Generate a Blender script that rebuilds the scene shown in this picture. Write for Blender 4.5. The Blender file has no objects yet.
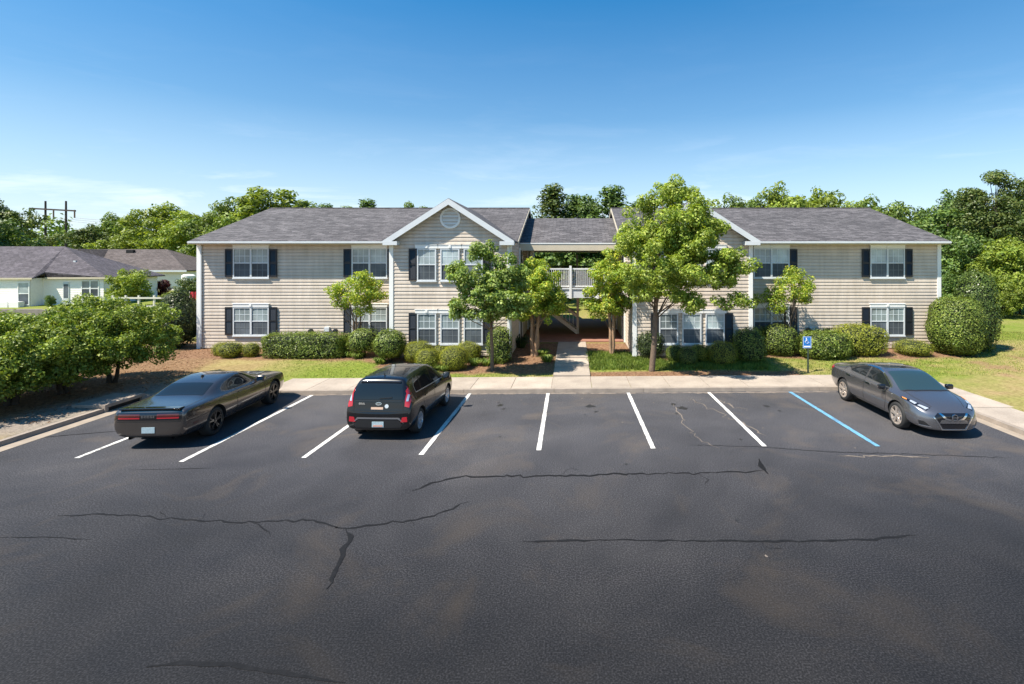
import bpy, bmesh, math, random
import numpy as np
from mathutils import Vector, Matrix, noise
from mathutils.bvhtree import BVHTree
R = math.radians
COL = bpy.context.scene.collection
rnd = random.Random(7)
F, PX0, PY0, CH = 515.0, 573.0, 260.0, 4.6      # measured lens, vanishing point and camera height

def at(px, py, Y):                               # a point of the place at depth Y
    return ((px-PX0)/F*Y, Y, CH-(py-PY0)/F*Y)
def ground(px, py, z=0.0):                       # a point of the ground at height z
    Y = (CH-z)*F/(py-PY0)
    return ((px-PX0)/F*Y, Y, z)

# ---------------------------------------------------------------- materials
def new_mat(name):
    m = bpy.data.materials.new(name); m.use_nodes = True
    nt = m.node_tree
    return m, nt, nt.nodes['Principled BSDF'], nt.nodes['Material Output']
def simple(name, col, rough=.6, metal=0.0, coat=0.0, spec=.5, var=0.0, scale=6.0, bump=0.0, bscale=40.0, emit=None):
    m, nt, b, out = new_mat(name)
    b.inputs['Base Color'].default_value = (*col, 1)
    b.inputs['Roughness'].default_value = rough
    b.inputs['Metallic'].default_value = metal
    b.inputs['Coat Weight'].default_value = coat
    b.inputs['Coat Roughness'].default_value = .04
    b.inputs['Specular IOR Level'].default_value = spec
    L = nt.links
    if var:
        tc = nt.nodes.new('ShaderNodeTexCoord'); n = nt.nodes.new('ShaderNodeTexNoise')
        n.inputs['Scale'].default_value = scale; n.inputs['Detail'].default_value = 6
        L.new(tc.outputs['Object'], n.inputs['Vector'])
        mr = nt.nodes.new('ShaderNodeMapRange'); mr.inputs['From Min'].default_value = .25; mr.inputs['From Max'].default_value = .75
        mr.inputs['To Min'].default_value = 1-var; mr.inputs['To Max'].default_value = 1+var
        L.new(n.outputs['Fac'], mr.inputs['Value'])
        mx = nt.nodes.new('ShaderNodeVectorMath'); mx.operation = 'SCALE'; mx.inputs[0].default_value = col
        L.new(mr.outputs[0], mx.inputs['Scale']); L.new(mx.outputs[0], b.inputs['Base Color'])
    if bump:
        tc = nt.nodes.new('ShaderNodeTexCoord'); n = nt.nodes.new('ShaderNodeTexNoise')
        n.inputs['Scale'].default_value = bscale; n.inputs['Detail'].default_value = 4
        L.new(tc.outputs['Object'], n.inputs['Vector'])
        bp = nt.nodes.new('ShaderNodeBump'); bp.inputs['Strength'].default_value = bump; bp.inputs['Distance'].default_value = .02
        L.new(n.outputs['Fac'], bp.inputs['Height']); L.new(bp.outputs[0], b.inputs['Normal'])
    return m
def ramp(nt, stops):
    r = nt.nodes.new('ShaderNodeValToRGB')
    e = r.color_ramp.elements
    while len(e) < len(stops): e.new(.5)
    for i, (p, c) in enumerate(stops):
        e[i].position = p; e[i].color = (*c, 1) if len(c) == 3 else c
    return r
def noise_node(nt, scale, detail=5, coord='Object', vec=None, rough=.5, dist=0):
    n = nt.nodes.new('ShaderNodeTexNoise'); n.inputs['Scale'].default_value = scale
    n.inputs['Detail'].default_value = detail; n.inputs['Roughness'].default_value = rough; n.inputs['Distortion'].default_value = dist
    if vec is None:
        tc = nt.nodes.new('ShaderNodeTexCoord'); vec = tc.outputs[coord]
    nt.links.new(vec, n.inputs['Vector'])
    return n
def mixc(nt, fac, a, b, mode='MIX'):
    m = nt.nodes.new('ShaderNodeMix'); m.data_type = 'RGBA'; m.blend_type = mode
    for s, v in ((m.inputs[0], fac), (m.inputs[6], a), (m.inputs[7], b)):
        if hasattr(v, 'links'): nt.links.new(v, s)
        elif isinstance(v, (int, float)): s.default_value = v
        else: s.default_value = (*v, 1)
    return m.outputs[2]

def leaf_mat(name, c1, c2, c3=None, trans=.3, rough=.5):
    m, nt, b, out = new_mat(name); L = nt.links
    g = nt.nodes.new('ShaderNodeNewGeometry')
    stops = [(0, c1), (.65, c2), (1, c3 or c2)]
    r = ramp(nt, stops); L.new(g.outputs['Random Per Island'], r.inputs[0])
    n = noise_node(nt, 1.9, 4)
    mr = nt.nodes.new('ShaderNodeMapRange'); mr.inputs['From Min'].default_value = .32; mr.inputs['From Max'].default_value = .68
    mr.inputs['To Min'].default_value = .68; mr.inputs['To Max'].default_value = 1.3
    L.new(n.outputs['Fac'], mr.inputs['Value'])
    sc = nt.nodes.new('ShaderNodeVectorMath'); sc.operation = 'SCALE'
    L.new(r.outputs[0], sc.inputs[0]); L.new(mr.outputs[0], sc.inputs['Scale'])
    L.new(sc.outputs[0], b.inputs['Base Color']); b.inputs['Roughness'].default_value = rough
    b.inputs['Specular IOR Level'].default_value = .35
    t = nt.nodes.new('ShaderNodeBsdfTranslucent')
    tm = nt.nodes.new('ShaderNodeVectorMath'); tm.operation = 'MULTIPLY'; tm.inputs[1].default_value = (1.4, 1.4, .5)
    L.new(sc.outputs[0], tm.inputs[0]); L.new(tm.outputs[0], t.inputs['Color'])
    mx = nt.nodes.new('ShaderNodeMixShader'); mx.inputs[0].default_value = trans
    L.new(b.outputs[0], mx.inputs[1]); L.new(t.outputs[0], mx.inputs[2]); L.new(mx.outputs[0], out.inputs['Surface'])
    return m

def worn_paint(name, col):
    m, nt, b, out = new_mat(name); L = nt.links
    n = noise_node(nt, 22, 6, rough=.75); n2 = noise_node(nt, 1.6, 3)
    ad = nt.nodes.new('ShaderNodeMath'); ad.operation = 'MULTIPLY_ADD'; ad.inputs[1].default_value = .45; L.new(n2.outputs['Fac'], ad.inputs[0]); L.new(n.outputs['Fac'], ad.inputs[2])
    r = ramp(nt, [(.56, (.06, .057, .055)), (.66, tuple(c*.72 for c in col)), (.80, col)]); L.new(ad.outputs[0], r.inputs[0])
    L.new(r.outputs[0], b.inputs['Base Color']); b.inputs['Roughness'].default_value = .7
    return m
M = {}
M['white'] = simple('white_trim', (.78, .78, .76), .45, var=.04, scale=3)
M['white_soft'] = simple('white_vinyl', (.60, .63, .65), .5, var=.05, scale=2)
M['soffit'] = simple('soffit', (.62, .58, .5), .6)
M['beam'] = simple('beige_trim', (.56, .49, .37), .55, var=.06, scale=3)
M['shutter'] = simple('shutter', (.012, .014, .019), .45)
M['dark'] = simple('dark_void', (.01, .01, .01), .8)
M['stairw'] = simple('stair_paint', (.66, .58, .46), .6, var=.08)
M['brickred'] = simple('red_floor', (.30, .145, .105), .7, var=.15, scale=4)
M['vent'] = simple('vent_white', (.72, .76, .78), .5)
M['brown_wood'] = simple('brown_wood', (.09, .05, .03), .7, var=.2)
M['bark_pale'] = simple('bark_pale', (.32, .20, .12), .8, var=.25, scale=9, bump=.5, bscale=20)
M['bark'] = simple('bark_grey', (.14, .10, .07), .85, var=.3, scale=9, bump=.6, bscale=20)
M['bark_dark'] = simple('bark_dark', (.05, .04, .03), .9, var=.3, scale=9)
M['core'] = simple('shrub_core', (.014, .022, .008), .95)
M['concrete'] = simple('kerb_concrete', (.27, .225, .185), .85, var=.22, scale=3.5, bump=.3, bscale=60)
M['gutterc'] = simple('gutter_concrete', (.28, .23, .18), .85, var=.2, scale=3)
M['paint_w'] = worn_paint('line_white', (.70, .68, .64))
M['paint_b'] = worn_paint('line_blue', (.14, .36, .56))
M['glass_dark'] = simple('car_glass', (.010, .013, .015), .02, spec=.55)
M['glass_green'] = simple('windscreen_glass', (.022, .042, .046), .03, spec=.8, coat=.3)
M['rubber'] = simple('tyre_rubber', (.018, .018, .018), .75)
M['blackp'] = simple('black_plastic', (.012, .012, .013), .45)
M['blackg'] = simple('gloss_black', (.008, .008, .01), .12, coat=.6)
M['chrome'] = simple('chrome', (.75, .75, .75), .12, metal=1)
M['silver'] = simple('alloy_silver', (.62, .62, .64), .3, metal=.7)
M['bronze'] = simple('alloy_warm', (.55, .48, .42), .3, metal=.6)
M['blackrim'] = simple('alloy_black', (.015, .015, .016), .3, metal=.3, coat=.4)
M['red_lens'] = simple('red_lens', (.07, .006, .008), .15, coat=.8)
M['red_bright'] = simple('red_lens_bright', (.42, .015, .025), .12, coat=.8)
M['clear_lens'] = simple('clear_lens', (.62, .66, .70), .12, metal=.5, coat=1)
M['amber'] = simple('amber_lens', (.75, .25, .04), .2, coat=.8)
M['plate_blue'] = simple('plate_pale', (.34, .44, .48), .4, var=.2, scale=30)
M['plate_red'] = simple('plate_reddish', (.55, .30, .24), .4)
M['seam'] = simple('panel_gap', (.006, .006, .006), .8)
M['challenger'] = simple('granite_paint', (.115, .098, .088), .25, metal=.8, coat=1)
M['soul'] = simple('black_paint', (.006, .006, .007), .25, metal=.0, coat=.7, spec=.3)
M['maxima'] = simple('gunmetal_paint', (.21, .205, .215), .27, metal=.8, coat=1)
M['sign_blue'] = simple('sign_blue', (.015, .17, .52), .4)
M['sign_white'] = simple('sign_white', (.85, .88, .9), .4)
M['postg'] = simple('sign_post', (.03, .05, .035), .6)
M['pole'] = simple('pole_wood', (.055, .04, .035), .85, var=.2)
M['fence_white'] = simple('fence_white', (.6, .57, .5), .6, var=.1)
M['fence_pink'] = simple('fence_wood', (.38, .25, .18), .75, var=.2)
M['fence_grey'] = simple('fence_grey', (.10, .085, .07), .85, var=.25)
M['stonewall'] = simple('retaining_block', (.22, .19, .17), .9, var=.25, scale=4, bump=.5)
M['house_white'] = simple('house_siding', (.90, .85, .80), .6, var=.05)
M['red_flag'] = simple('red_cloth', (.6, .04, .06), .6)
M['util'] = simple('utility_box', (.16, .10, .07), .7, var=.15)
M['grille_w'] = simple('window_grille', (.62, .68, .7), .5)
M['grille_d'] = simple('window_grille_behind_screen', (.16, .18, .19), .6)
M['sticker'] = simple('bumper_sticker', (.55, .38, .28), .5)
M['mirror'] = simple('mirror_glass', (.25, .27, .3), .05, metal=1)
M['interior'] = simple('interior_dark', (.02, .02, .02), .8)

def window_glass(name, col, rough, spec):
    m, nt, b, out = new_mat(name)
    n = noise_node(nt, 1.3, 2)
    r = ramp(nt, [(.35, tuple(c*.7 for c in col)), (.7, tuple(c*1.25 for c in col))])
    nt.links.new(n.outputs['Fac'], r.inputs[0])
    oi = nt.nodes.new('ShaderNodeObjectInfo'); mr = nt.nodes.new('ShaderNodeMapRange'); mr.inputs['To Min'].default_value = .62; mr.inputs['To Max'].default_value = 1.45
    nt.links.new(oi.outputs['Random'], mr.inputs['Value']); sc = nt.nodes.new('ShaderNodeVectorMath'); sc.operation = 'SCALE'
    nt.links.new(r.outputs[0], sc.inputs[0]); nt.links.new(mr.outputs[0], sc.inputs['Scale']); nt.links.new(sc.outputs[0], b.inputs['Base Color'])
    b.inputs['Roughness'].default_value = rough; b.inputs['Specular IOR Level'].default_value = spec
    return m
M['pane_up'] = window_glass('pane_blinds', (.30, .36, .37), .06, .7)
M['pane_low'] = window_glass('pane_screen', (.085, .10, .115), .5, .3)

def shingles(name, c1, c2, sc=1.0):
    m, nt, b, out = new_mat(name); L = nt.links
    tc = nt.nodes.new('ShaderNodeTexCoord'); mp = nt.nodes.new('ShaderNodeMapping')
    mp.inputs['Scale'].default_value = (1, 1, 0)
    L.new(tc.outputs['Object'], mp.inputs['Vector'])
    br = nt.nodes.new('ShaderNodeTexBrick'); br.inputs['Scale'].default_value = 1*sc
    br.inputs['Brick Width'].default_value = .42; br.inputs['Row Height'].default_value = .17; br.inputs['Mortar Size'].default_value = .012
    br.inputs['Mortar Smooth'].default_value = .4; br.inputs['Bias'].default_value = 0
    br.inputs['Color1'].default_value = (*c1, 1); br.inputs['Color2'].default_value = (*c2, 1)
    br.inputs['Mortar'].default_value = (c1[0]*.5, c1[1]*.5, c1[2]*.5, 1)
    nd = noise_node(nt, 2.2, 3)
    add = nt.nodes.new('ShaderNodeVectorMath'); add.operation = 'MULTIPLY_ADD'
    add.inputs[1].default_value = (.25, .08, 0)
    L.new(nd.outputs['Color'], add.inputs[0]); L.new(mp.outputs[0], add.inputs[2]); L.new(add.outputs[0], br.inputs['Vector'])
    n = noise_node(nt, 3.0, 8, rough=.75); n2 = noise_node(nt, .35, 3)
    r = ramp(nt, [(.3, (.55,)*3), (.7, (1.5,)*3)]); L.new(n.outputs['Fac'], r.inputs[0])
    r2 = ramp(nt, [(.3, (.85,)*3), (.7, (1.12,)*3)]); L.new(n2.outputs['Fac'], r2.inputs[0])
    c = mixc(nt, 1.0, br.outputs['Color'], r.outputs[0], 'MULTIPLY'); c = mixc(nt, 1.0, c, r2.outputs[0], 'MULTIPLY')
    L.new(c, b.inputs['Base Color']); b.inputs['Roughness'].default_value = .9
    bp = nt.nodes.new('ShaderNodeBump'); bp.inputs['Strength'].default_value = .6; bp.inputs['Distance'].default_value = .02
    L.new(br.outputs['Fac'], bp.inputs['Height']); bp.invert = True; L.new(bp.outputs[0], b.inputs['Normal'])
    return m
M['roof'] = shingles('roof_shingles', (.056, .052, .055), (.116, .108, .112))
M['roof_h1'] = shingles('house_roof', (.06, .052, .062), (.10, .088, .10))
M['roof_h2'] = shingles('old_roof', (.07, .055, .05), (.11, .09, .085), .7)
M['siding'] = None
def siding_mat():
    m, nt, b, out = new_mat('beige_siding')
    n = noise_node(nt, .8, 5); r = ramp(nt, [(.3, (.54, .465, .385)), (.7, (.62, .535, .45))]); nt.links.new(n.outputs['Fac'], r.inputs[0])
    tc = nt.nodes.new('ShaderNodeTexCoord'); mp = nt.nodes.new('ShaderNodeMapping'); mp.inputs['Scale'].default_value = (1.8, 1.8, .22); nt.links.new(tc.outputs['Object'], mp.inputs[0])
    st = noise_node(nt, 2.2, 6, vec=mp.outputs[0], rough=.65); rs = ramp(nt, [(.32, (.86, .85, .83)), (.62, (1.04,)*3)]); nt.links.new(st.outputs['Fac'], rs.inputs[0])
    mp2 = nt.nodes.new('ShaderNodeMapping'); mp2.inputs['Scale'].default_value = (.25, .25, 6.2); nt.links.new(tc.outputs['Object'], mp2.inputs[0])
    wn = noise_node(nt, 1.0, 1, vec=mp2.outputs[0]); rw = ramp(nt, [(.3, (.94,)*3), (.7, (1.05,)*3)]); nt.links.new(wn.outputs['Fac'], rw.inputs[0])
    c = mixc(nt, 1, mixc(nt, 1, r.outputs[0], rs.outputs[0], 'MULTIPLY'), rw.outputs[0], 'MULTIPLY')
    nt.links.new(c, b.inputs['Base Color']); b.inputs['Roughness'].default_value = .5
    return m
M['siding'] = siding_mat()

def asphalt():
    m, nt, b, out = new_mat('asphalt'); L = nt.links
    big = noise_node(nt, .16, 4, rough=.6, dist=.6); mid = noise_node(nt, .7, 6, rough=.6); fine = noise_node(nt, 42, 1, rough=.5); spk = noise_node(nt, 17, 4, rough=.8)
    r1 = ramp(nt, [(.3, (.033, .033, .037)), (.5, (.044, .043, .047)), (.72, (.062, .058, .058))]); L.new(big.outputs['Fac'], r1.inputs[0])
    r2 = ramp(nt, [(.3, (.88,)*3), (.7, (1.12,)*3)]); L.new(mid.outputs['Fac'], r2.inputs[0])
    r3 = ramp(nt, [(.28, (.45,)*3), (.5, (.92,)*3), (.72, (2.0,)*3)]); L.new(fine.outputs['Fac'], r3.inputs[0])
    c = mixc(nt, 1, r1.outputs[0], r2.outputs[0], 'MULTIPLY'); c = mixc(nt, 1, c, r3.outputs[0], 'MULTIPLY')
    # sandy wash stains, mostly towards the right and along old repairs
    st = noise_node(nt, .45, 5, rough=.65, dist=.8); rs = ramp(nt, [(.53, (0,)*3), (.74, (.5,)*3)]); L.new(st.outputs['Fac'], rs.inputs[0])
    c = mixc(nt, rs.outputs[0], c, (.105, .082, .062))
    rk = ramp(nt, [(.66, (0,)*3), (.74, (.6,)*3)]); L.new(spk.outputs['Fac'], rk.inputs[0])
    c = mixc(nt, rk.outputs[0], c, (.15, .12, .09))
    # vignette and view-angle darkening painted into the colour towards the camera, noise-broken edge
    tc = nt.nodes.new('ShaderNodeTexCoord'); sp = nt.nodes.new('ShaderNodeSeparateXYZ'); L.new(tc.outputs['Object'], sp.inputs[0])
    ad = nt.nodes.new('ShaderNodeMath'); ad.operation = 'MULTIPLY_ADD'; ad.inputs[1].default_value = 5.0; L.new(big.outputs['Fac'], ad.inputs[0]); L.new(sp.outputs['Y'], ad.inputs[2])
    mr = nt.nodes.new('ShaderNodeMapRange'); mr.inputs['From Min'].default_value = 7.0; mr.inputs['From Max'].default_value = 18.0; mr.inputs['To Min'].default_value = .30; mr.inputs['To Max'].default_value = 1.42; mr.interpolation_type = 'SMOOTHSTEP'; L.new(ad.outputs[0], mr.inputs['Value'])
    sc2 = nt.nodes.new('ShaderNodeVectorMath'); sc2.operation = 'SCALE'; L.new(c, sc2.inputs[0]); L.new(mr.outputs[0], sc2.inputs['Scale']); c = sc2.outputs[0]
    L.new(c, b.inputs['Base Color'])
    rr = ramp(nt, [(.3, (.62,)*3), (.7, (.82,)*3)]); L.new(mid.outputs['Fac'], rr.inputs[0]); L.new(rr.outputs[0], b.inputs['Roughness'])
    bp = nt.nodes.new('ShaderNodeBump'); bp.inputs['Strength'].default_value = .12; bp.inputs['Distance'].default_value = .005
    L.new(fine.outputs['Fac'], bp.inputs['Height']); L.new(bp.outputs[0], b.inputs['Normal']); b.inputs['Specular IOR Level'].default_value = .22
    return m
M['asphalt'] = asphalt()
M['crack'] = simple('crack_sealant', (.011, .011, .012), .7, var=.3, scale=10, spec=.15)
M['oil'] = simple('oil_stain', (.022, .021, .021), .5, var=.4, scale=9)
M['dust'] = simple('sand_streak', (.17, .14, .115), .9, var=.3, scale=10)
def sidewalk_mat():
    m, nt, b, out = new_mat('sidewalk_concrete'); L = nt.links
    n = noise_node(nt, 1.1, 6, rough=.6); f = noise_node(nt, 30, 3)
    r = ramp(nt, [(.3, (.30, .25, .205)), (.55, (.38, .32, .262)), (.75, (.43, .37, .305))]); L.new(n.outputs['Fac'], r.inputs[0])
    r3 = ramp(nt, [(.3, (.85,)*3), (.7, (1.1,)*3)]); L.new(f.outputs['Fac'], r3.inputs[0])
    g = nt.nodes.new('ShaderNodeNewGeometry'); ri = ramp(nt, [(0, (.88,)*3), (1, (1.08,)*3)]); L.new(g.outputs['Random Per Island'], ri.inputs[0])
    c = mixc(nt, 1, r.outputs[0], r3.outputs[0], 'MULTIPLY'); c = mixc(nt, 1, c, ri.outputs[0], 'MULTIPLY')
    L.new(c, b.inputs['Base Color']); b.inputs['Roughness'].default_value = .85
    return m
M['sidewalk'] = sidewalk_mat()
def lawn_mat():
    m, nt, b, out = new_mat('lawn_ground'); L = nt.links
    a = nt.nodes.new('ShaderNodeAttribute'); a.attribute_name = 'zones'
    sep = nt.nodes.new('ShaderNodeSeparateColor'); L.new(a.outputs['Color'], sep.inputs[0])
    n = noise_node(nt, 9, 6, rough=.7); n2 = noise_node(nt, 1.2, 5, rough=.6)
    g = ramp(nt, [(.25, (.06, .095, .012)), (.5, (.15, .20, .03)), (.75, (.28, .28, .06))]); L.new(n.outputs['Fac'], g.inputs[0])
    d = ramp(nt, [(.25, (.17, .115, .05)), (.5, (.31, .23, .11)), (.75, (.40, .31, .17))]); L.new(n.outputs['Fac'], d.inputs[0])
    mu = ramp(nt, [(.25, (.07, .04, .024)), (.5, (.20, .115, .068)), (.78, (.36, .235, .15))]); L.new(n.outputs['Fac'], mu.inputs[0])
    gr = ramp(nt, [(.25, (.16, .14, .12)), (.75, (.34, .30, .26))]); L.new(n.outputs['Fac'], gr.inputs[0])
    c = mixc(nt, sep.outputs['Green'], g.outputs[0], d.outputs[0])
    c = mixc(nt, sep.outputs['Red'], c, mu.outputs[0])
    c = mixc(nt, sep.outputs['Blue'], c, gr.outputs[0])
    L.new(c, b.inputs['Base Color']); b.inputs['Roughness'].default_value = .95; b.inputs['Specular IOR Level'].default_value = .1
    bp = nt.nodes.new('ShaderNodeBump'); bp.inputs['Strength'].default_value = .8; bp.inputs['Distance'].default_value = .05
    L.new(n.outputs['Fac'], bp.inputs['Height']); L.new(bp.outputs[0], b.inputs['Normal'])
    return m
M['lawn'] = lawn_mat()
M['blades'] = leaf_mat('grass_blades', (0.096, 0.145, 0.020), (0.206, 0.242, 0.039), (0.410, 0.339, 0.109), .2, .7)
M['liriope'] = leaf_mat('lush_blades', (0.065, 0.118, 0.014), (0.156, 0.217, 0.033), (0.235, 0.276, 0.055), .3, .6)
M['leaf_maple'] = leaf_mat('maple_leaves', (0.141, 0.210, 0.031), (0.281, 0.368, 0.057), (0.484, 0.525, 0.116), .38)
M['leaf_bright'] = leaf_mat('myrtle_leaves', (0.150, 0.240, 0.030), (0.299, 0.400, 0.055), (0.600, 0.560, 0.074), .38)
M['leaf_broad'] = leaf_mat('street_tree_leaves', (0.114, 0.191, 0.044), (0.228, 0.315, 0.068), (0.366, 0.423, 0.120), .34)
M['leaf_ligustrum'] = leaf_mat('privet_leaves', (0.087, 0.133, 0.019), (0.174, 0.248, 0.031), (0.380, 0.425, 0.075), .3)
M['leaf_holly'] = leaf_mat('holly_leaves', (0.039, 0.076, 0.015), (0.090, 0.135, 0.027), (0.179, 0.236, 0.061), .2, .35)
M['leaf_hedge'] = leaf_mat('hedge_leaves', (0.070, 0.114, 0.020), (0.152, 0.208, 0.034), (0.303, 0.352, 0.078), .25, .45)
M['leaf_golden'] = leaf_mat('golden_leaves', (0.141, 0.164, 0.020), (0.266, 0.292, 0.032), (0.424, 0.420, 0.059), .25)
M['leaf_camellia'] = leaf_mat('dark_leaves', (0.023, 0.041, 0.010), (0.050, 0.074, 0.017), (0.100, 0.121, 0.036), .15, .35)
M['leaf_red'] = leaf_mat('burgundy_leaves', (0.058, 0.011, 0.014), (0.105, 0.018, 0.022), (0.163, 0.033, 0.030), .25)
M['leaf_far'] = leaf_mat('far_leaves', (0.086, 0.150, 0.030), (0.183, 0.260, 0.049), (0.293, 0.360, 0.073), .3)
M['leaf_farbright'] = leaf_mat('far_bright_leaves', (0.123, 0.189, 0.027), (0.245, 0.314, 0.046), (0.369, 0.425, 0.069), .35)
M['leaf_fardark'] = leaf_mat('far_dark_leaves', (0.056, 0.110, 0.027), (0.121, 0.198, 0.040), (0.212, 0.296, 0.065), .2)
M['leaf_pine'] = leaf_mat('pine_needles', (0.055, 0.098, 0.022), (0.122, 0.172, 0.038), (0.207, 0.230, 0.066), .2)

# ---------------------------------------------------------------- builders
def tag(o, label=None, cat=None, group=None, kind=None):
    if label: o['label'] = label
    if cat: o['category'] = cat
    if group: o['group'] = group
    if kind: o['kind'] = kind
    return o
def root(name, loc, label, cat, rz=0, group=None):
    o = bpy.data.objects.new(name, None); COL.objects.link(o)
    o.location = loc; o.rotation_euler = (0, 0, rz); o.empty_display_size = .3
    return tag(o, label, cat, group)
def link_mesh(name, me, parent=None):
    o = bpy.data.objects.new(name, me); COL.objects.link(o)
    if parent: o.parent = parent
    return o
class MB:
    def __init__(s): s.v = []; s.f = []; s.m = []
    def add(s, vs, fs, mat=0):
        n = len(s.v); s.v += [tuple(v) for v in vs]
        for f in fs: s.f.append(tuple(i+n for i in f)); s.m.append(mat)
        return s
    def box(s, x0, x1, y0, y1, z0, z1, mat=0):
        x0, x1 = min(x0, x1), max(x0, x1); y0, y1 = min(y0, y1), max(y0, y1); z0, z1 = min(z0, z1), max(z0, z1)
        vs = [(x0,y0,z0),(x1,y0,z0),(x1,y1,z0),(x0,y1,z0),(x0,y0,z1),(x1,y0,z1),(x1,y1,z1),(x0,y1,z1)]
        return s.add(vs, [(0,3,2,1),(4,5,6,7),(0,1,5,4),(1,2,6,5),(2,3,7,6),(3,0,4,7)], mat)
    def prism(s, poly, axis, a, b, mat=0):
        n = len(poly)
        def mk(p, t):
            return (t, p[0], p[1]) if axis == 'x' else (p[0], t, p[1]) if axis == 'y' else (p[0], p[1], t)
        vs = [mk(p, a) for p in poly]+[mk(p, b) for p in poly]
        fs = [tuple(range(n))[::-1], tuple(range(n, 2*n))]+[(i, (i+1) % n, n+(i+1) % n, n+i) for i in range(n)]
        return s.add(vs, fs, mat)
    def bar(s, p, q, w, h=None, mat=0):           # square bar from p to q
        p, q = Vector(p), Vector(q); d = (q-p).normalized(); h = h or w
        up = Vector((0, 0, 1)) if abs(d.z) < .95 else Vector((0, 1, 0))
        r = d.cross(up).normalized()*w/2; u = r.cross(d).normalized()*h/2
        vs = [p-r-u, p+r-u, p+r+u, p-r+u, q-r-u, q+r-u, q+r+u, q-r+u]
        return s.add(vs, [(0,3,2,1),(4,5,6,7),(0,1,5,4),(1,2,6,5),(2,3,7,6),(3,0,4,7)], mat)
    def tube(s, pts, rad, n=8, mat=0, cap=True):
        pts = [Vector(p) for p in pts]; base = len(s.v)
        for i, p in enumerate(pts):
            d = (pts[min(i+1, len(pts)-1)]-pts[max(i-1, 0)])
            d = d.normalized() if d.length > 1e-6 else Vector((0, 0, 1))
            a = d.cross(Vector((.13, .97, .2))).normalized(); b_ = d.cross(a)
            r = rad[i] if hasattr(rad, '__len__') else rad
            for k in range(n):
                t = 2*math.pi*k/n; s.v.append(tuple(p+a*math.cos(t)*r+b_*math.sin(t)*r))
        for i in range(len(pts)-1):
            for k in range(n):
                s.f.append((base+i*n+k, base+i*n+(k+1) % n, base+(i+1)*n+(k+1) % n, base+(i+1)*n+k)); s.m.append(mat)
        if cap:
            s.f.append(tuple(base+k for k in range(n))[::-1]); s.m.append(mat)
            s.f.append(tuple(base+(len(pts)-1)*n+k for k in range(n))); s.m.append(mat)
        return s
    def lathe(s, prof, c, axis='x', n=28, mat=0, close=False):   # prof = [(axial, radius)]
        base = len(s.v)
        for (a, r) in prof:
            for k in range(n):
                t = 2*math.pi*k/n; u, w = r*math.cos(t), r*math.sin(t)
                s.v.append((c[0]+a, c[1]+u, c[2]+w) if axis == 'x' else (c[0]+u, c[1]+a, c[2]+w) if axis == 'y' else (c[0]+u, c[1]+w, c[2]+a))
        m = len(prof)
        for i in range(m-1 if not close else m):
            j = (i+1) % m
            for k in range(n):
                s.f.append((base+i*n+k, base+i*n+(k+1) % n, base+j*n+(k+1) % n, base+j*n+k)); s.m.append(mat)
        return s
    def build(s, name, mats, parent=None, off=(0, 0, 0), smooth=False, sharp=None, bevel=0):
        me = bpy.data.meshes.new(name)
        me.from_pydata([(v[0]-off[0], v[1]-off[1], v[2]-off[2]) for v in s.v], [], s.f)
        for m in (mats if isinstance(mats, (list, tuple)) else [mats]): me.materials.append(m)
        me.polygons.foreach_set('material_index', s.m)
        bm = bmesh.new(); bm.from_mesh(me); bmesh.ops.recalc_face_normals(bm, faces=bm.faces)
        if bevel: bmesh.ops.bevel(bm, geom=[e for e in bm.edges if len(e.link_faces) == 2 and e.calc_face_angle(0) > .6], offset=bevel, segments=2, profile=.6, affect='EDGES')
        bm.to_mesh(me); bm.free()
        if smooth:
            me.shade_smooth()
            if sharp: me.set_sharp_from_angle(angle=R(sharp))
        me.update()
        return link_mesh(name, me, parent)
def structure(o): o['kind'] = 'structure'; return o

def text_mesh(name, body, size, mat, parent, loc, rot, ext=.004, spacing=1.0, bold=0.0):
    cu = bpy.data.curves.new(name, 'FONT'); cu.body = body; cu.size = size; cu.extrude = ext; cu.offset = bold
    cu.align_x = 'CENTER'; cu.align_y = 'CENTER'; cu.space_character = spacing
    tmp = bpy.data.objects.new(name+'_tmp', cu); COL.objects.link(tmp)
    dg = bpy.context.evaluated_depsgraph_get()
    me = bpy.data.meshes.new_from_object(tmp.evaluated_get(dg))
    bpy.data.objects.remove(tmp); bpy.data.curves.remove(cu)
    me.materials.clear(); me.materials.append(mat)
    o = link_mesh(name, me, parent); o.location = loc; o.rotation_euler = rot
    return o

# leaves: every leaf a small folded face of its own
def leaf_mesh(name, P, N, S, mat, seed=0, aspect=.62):
    g = np.random.default_rng(seed); n = len(P)
    N = N/np.maximum(np.linalg.norm(N, axis=1, keepdims=True), 1e-6)
    t = g.normal(size=(n, 3)); t -= (t*N).sum(1, keepdims=True)*N; t /= np.maximum(np.linalg.norm(t, axis=1, keepdims=True), 1e-6)
    b = np.cross(N, t); S = S[:, None]
    a0 = P-t*S*.5; a2 = P+t*S*.5-N*S*.12; a1 = P+b*S*.5*aspect+N*S*.08; a3 = P-b*S*.5*aspect+N*S*.08
    V = np.stack([a0, a1, a2, a3], 1).reshape(-1, 3)
    me = bpy.data.meshes.new(name)
    me.vertices.add(4*n); me.vertices.foreach_set('co', V.astype(np.float32).ravel())
    me.loops.add(4*n); me.loops.foreach_set('vertex_index', np.arange(4*n, dtype=np.int32))
    me.polygons.add(n); me.polygons.foreach_set('loop_start', np.arange(0, 4*n, 4, dtype=np.int32))
    me.update(calc_edges=True); me.validate()
    me.materials.append(mat)
    return me
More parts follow.
